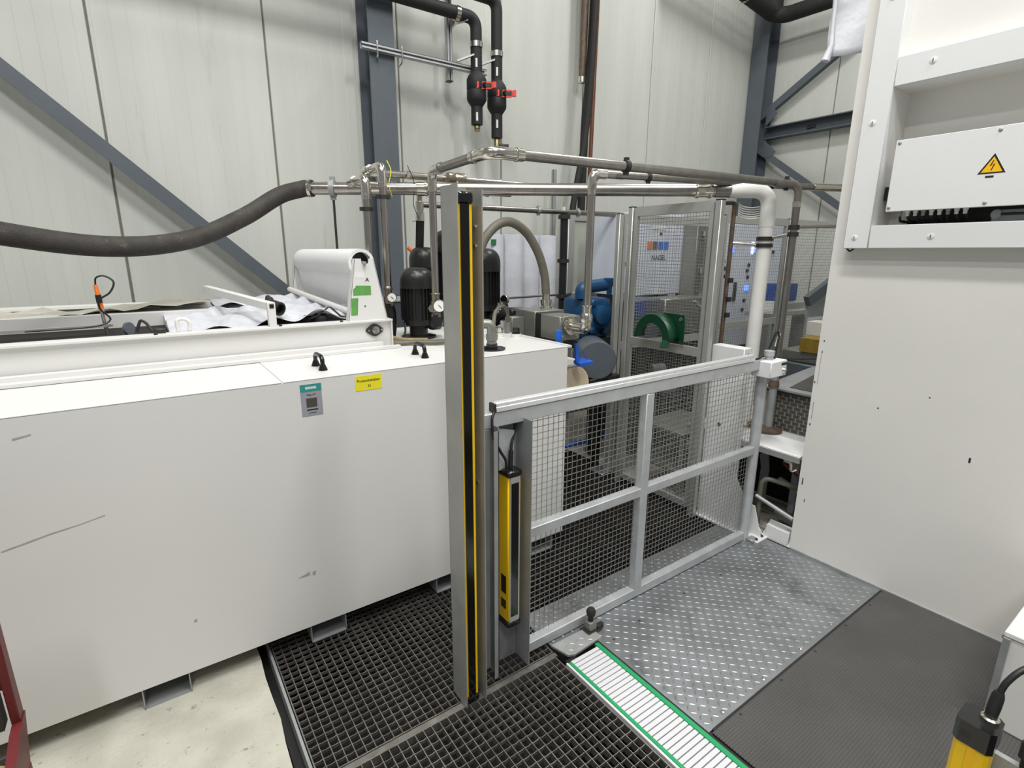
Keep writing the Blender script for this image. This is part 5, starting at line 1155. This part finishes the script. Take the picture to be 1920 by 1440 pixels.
B().box(4.70, 4.85, 2.10, 2.25, 1.02, 1.14, 0.004).build('white_sensor', 'white_paint', bd)

# aluminium frame with sheet panel, terminal rail behind
af = thing('machine_guard', 'aluminium guard frame with grey sheet panel by the black hoses', 'guard', (3.9, 4.0, 0.0))
b = B(); b.box(3.46, 3.54, 3.98, 4.03, -0.012, 2.09, 0.003); b.box(4.28, 4.33, 3.98, 4.03, -0.012, 2.06, 0.003); b.box(3.54, 4.28, 3.985, 4.025, 2.0, 2.06, 0.003); b.box(3.54, 4.28, 3.985, 4.025, 1.27, 1.32, 0.003); b.build('frame', 'alu', af)
B().box(3.54, 4.20, 4.0, 4.01, 1.32, 2.0).build('sheet_panel', 'sheet_green_grey', af)
B().cyl((2.3, 3.92, 1.30), (3.5, 3.96, 1.31), 0.010, n=8).build('guard_rail', 'stainless_dark', af)
tmr = thing('terminal_rail', 'row of cream terminal boxes on the guard frame left of the mesh fence', 'terminals', (4.3, 3.9, 1.4))
B().box(4.22, 4.40, 3.93, 3.95, 1.38, 2.0).build('back_plate', 'sheet_green_grey', tmr)
for z, m_ in ((1.90, 'beige'), (1.80, 'motor_grey'), (1.68, 'beige'), (1.58, 'motor_grey'), (1.47, 'sheet_green_grey')): B().box(4.25, 4.33, 3.90, 3.93, z - 0.03, z + 0.03, 0.004).build('terminal_box', m_, tmr)
# black standpipe with fittings beside the fence
bp_ = thing('black_standpipe', 'black standpipe with brass fitting beside the fence post', 'pipe', (2.98, 2.82, 0.0))
B().cyl((2.985, 2.82, 0.05), (2.985, 2.82, 1.34), 0.03, n=16).build('pipe', 'black_paint', bp_)
b = B(); b.lathe((2.985, 2.82, 1.34), (0, 0, 1), [(0.024, 0), (0.024, 0.03), (0.03, 0.035), (0.03, 0.07), (0.02, 0.075), (0.026, 0.10), (0.026, 0.13)], 14); b.build('union', 'chrome', bp_)
B().tube(fillet([(2.985, 2.82, 1.45), (2.985, 2.82, 1.62), (3.08, 2.88, 1.62)], 0.05, 6), 0.018, 12).build('brass_bend', 'brass', bp_)
B().lathe((2.985, 2.82, 0.98), (0, 0, 1), [(0.03, 0), (0.042, 0), (0.042, 0.02), (0.03, 0.02)], 14).build('pipe_clamp', 'galv_dull', bp_)
bq = thing('black_standpipe', 'black standpipe right behind the valve block riser', 'pipe', (2.95, 3.45, 0.0))
B().cyl((2.95, 3.45, -0.01), (2.95, 3.45, 2.02), 0.032, n=16).build('pipe', 'black_paint', bq)
for z in (1.97, 1.62, 1.33): B().lathe((2.95, 3.45, z), (0, 0, 1), [(0.033, 0), (0.05, 0), (0.05, 0.03), (0.033, 0.03)], 14).build('pipe_clamp', 'clamp_dark', bq)
B().box(2.905, 2.915, 3.40, 3.43, 2.03, 2.06).build('sticker', 'paper', bq)
# blue pump
bl = thing('blue_pump', 'blue cast pump behind the riser at the valve block', 'pump', (3.0, 3.1, 1.05))
b = B(); b.box(2.78, 3.06, 2.98, 3.25, 1.05, 1.36, 0.03, 2); b.build('casing', 'blue_paint', bl)
b = B(); b.lathe((2.92, 2.98, 1.24), (-0.3, -1, 0), [(0.11, 0), (0.11, 0.03), (0.07, 0.035), (0.07, 0.10), (0.04, 0.11)], 18); b.build('end_cover', 'blue_paint', bl)
b = B(); b.tube(fillet([(2.80, 3.05, 1.36), (2.80, 3.05, 1.44), (3.06, 3.05, 1.46)], 0.05, 6), 0.05, 14); b.build('top_pipe', 'blue_paint', bl)
b = B(); b.lathe((3.07, 3.02, 1.38), (0, 0, 1), [(0.03, 0), (0.03, 0.06), (0.06, 0.10), (0.06, 0.13)], 4, False); b.build('funnel', 'blue_paint', bl)
for (x, z) in ((2.84, 1.12), (2.98, 1.10), (2.84, 1.33)): B().lathe((x, 2.98, z), (0, -1, 0), [(0.03, 0), (0.03, 0.03), (0.018, 0.04)], 10).build('flange_boss', 'blue_paint', bl)
B().box(2.985, 3.0, 2.93, 2.95, 1.17, 1.25).build('white_tag', 'paper', bl)
B().box(2.72, 3.10, 2.98, 3.28, 0.98, 1.05, 0.004).build('base_plate', 'clamp_dark', bl)
B().box(3.05, 3.13, 3.08, 3.20, -0.012, 0.98, 0.004).build('pedestal', 'clamp_dark', bl)
# grey motor and beige drum beyond the tank end
gm = thing('grey_motor', 'dark grey round motor beyond the tank end', 'motor', (2.7, 2.9, 0.0))
B().lathe((2.66, 2.70, 0.945), (0.55, 0.83, 0), [(0.02, -0.004), (0.135, 0), (0.14, 0.01), (0.14, 0.30), (0.12, 0.31)], 28).build('housing', 'motor_grey', gm)
B().box(2.60, 2.92, 2.70, 2.95, 0.76, 0.81, 0.004).build('base_plate', 'black_paint', gm)
B().box(2.865, 2.915, 2.89, 2.945, -0.006, 0.76, 0.003).build('pedestal', 'black_paint', gm)
bdm = thing('beige_drum', 'beige drum with white lid edge beside the tank end', 'drum', (2.25, 2.65, 0.0))
B().lathe((2.20, 2.45, 0.87), (0.1, 1, 0), [(0.13, 0), (0.14, 0.01), (0.14, 0.28), (0.12, 0.29)], 28).build('shell', 'beige', bdm)
B().box(2.10, 2.32, 2.44, 2.75, 1.004, 1.022, 0.003).build('top_flange', 'white_paint', bdm)
B().box(2.08, 2.36, 2.46, 2.74, 0.69, 0.735, 0.004).build('base_plate', 'black_paint', bdm)
for (x, y) in ((2.10, 2.60), (2.10, 2.72)): B().box(x - 0.015, x + 0.015, y - 0.015, y + 0.015, -0.006, 0.69).build('leg', 'black_paint', bdm)
bb3 = thing('blue_bracket', 'bright blue sheet bracket beside the tank end', 'bracket', (2.25, 2.5, 0.95))
b = B(); b.prism([(2.15, 2.36, 1.03), (2.15, 2.38, 1.16), (2.165, 2.38, 1.16), (2.185, 2.36, 1.03)], (0.005, 0.02, 0)); b.prism([(2.15, 2.33, 1.028), (2.27, 2.34, 1.03), (2.24, 2.40, 1.045), (2.15, 2.39, 1.04)], (0, 0, 0.018)); b.bar((2.17, 2.38, 1.15), (2.25, 2.37, 1.05), 0.005, 0.005); b.build('bracket', 'blue_bright', bb3)
tag(B().tube(spline([(3.20, 3.42, 0.80), (3.245, 3.42, 0.542), (3.36, 3.42, 0.243), (3.44, 3.41, 0.06), (3.42, 3.395, 0.008), (3.02, 3.40, 0.006), (2.5, 3.42, 0.006)], 8), 0.020, 10).build('blue_air_hose', 'blue_bright'), 'bright blue air hose hanging to the floor behind the gate', 'hose')
tag(B().tube(spline([(1.93, 2.33, 1.10), (1.945, 2.32, 0.95), (1.94, 2.33, 0.80), (1.925, 2.34, 0.70)], 8), 0.016, 10).build('tank_drain', 'rust'), 'brown drain pipe down the right end of the tank', 'pipe')
# spare filter paper rolls standing against the wall
shf = thing('low_shelf', 'low grey shelf under the spare paper rolls', 'shelf', (3.0, 4.15, 0.0))
B().box(2.35, 3.48, 4.0, 4.35, 0.86, 0.90, 0.003).build('board', 'alu', shf)
for x in (2.4, 3.43): B().box(x - 0.02, x + 0.02, 4.02, 4.33, -0.012, 0.86).build('leg', 'alu', shf)
labs = ['first spare paper roll from the left, behind the right pump motor', 'second spare paper roll from the left, with a green tape', 'third spare paper roll from the left, under the hose arch', 'fourth spare paper roll from the left, behind the hose end', 'fifth spare paper roll from the left, next to the guard frame']
for k in range(5):
    x = 2.52 + k * 0.205; y = 4.16 + 0.02 * (k % 2)
    t = thing('spare_paper_roll', labs[k], 'paper roll', (x, y, 0.90), 'spare filter paper rolls')
    B().lathe((x, y, 0.90), (0, 0, 1), [(0.10, 0), (0.102, 0.5), (0.10, 0.96), (0.04, 0.965), (0.04, 0.94)], 28).build('wrapped_paper', 'plastic_wrap', t)
    B().lathe((x, y, 1.84), (0, 0, 1), [(0.035, 0), (0.035, 0.03)], 14).build('core', 'belt_joint', t)
    if k in (1, 3): B().obox((x - 0.04 + 0.03 * (k == 3), y - 0.098, 1.79), V(0.045, 0.008, 0), V(0.0, 0.002, 0), V(0, 0, 0.025)).build('green_tape', 'green_tape_dark', t)
# dark steel cabinet low behind the tank, left of the pumps
wb = thing('wall_duct', 'grey flat cable duct on the wall beside the steel column', 'duct', (1.93, 4.4, 0.0))
B().box(1.90, 1.945, 4.39, 4.448, -0.01, 7.1, 0.003).build('duct', 'alu', wb)
op = thing('pump_pen', 'orange and white plug hanging beside the column', 'plug', (1.94, 4.2, 1.6))
B().cyl((1.90, 4.20, 1.74), (1.98, 4.18, 1.66), 0.018, n=10).build('orange_end', 'orange', op); B().cyl((1.98, 4.18, 1.66), (2.03, 4.17, 1.62), 0.02, n=10).build('white_end', 'paper', op)
lowc = thing('low_wall_box', 'grey sheet box low on the wall between column and pumps', 'box', (1.75, 4.0, 0.0))
B().box(1.45, 2.15, 3.85, 4.18, -0.012, 1.33, 0.004).build('box', 'steel_blue', lowc)
B().box(1.44, 2.16, 3.84, 4.18, 1.33, 1.345, 0.002).build('lid', 'galv', lowc)

# low work table seen through the gate
wt = thing('work_table', 'low grey work table seen through the gate behind the white post', 'table', (3.25, 2.35, 0.0))
B().box(3.0, 3.5, 2.16, 2.56, 0.44, 0.47, 0.003).build('table_top', 'block_grey', wt)
B().box(3.0, 3.5, 2.16, 2.56, 0.16, 0.19, 0.003).build('lower_shelf', 'block_grey', wt)
for (x, y) in ((3.02, 2.18), (3.48, 2.18), (3.02, 2.54), (3.48, 2.54)): B().box(x - 0.018, x + 0.018, y - 0.018, y + 0.018, -0.012, 0.44).build('leg', 'alu', wt)
tag(B().box(2.80, 2.96, 2.74, 2.90, -0.002, 0.012, 0.002).build('cover_plate', 'tread'), 'small bright cover plate on the dark grating behind the gate', 'plate')
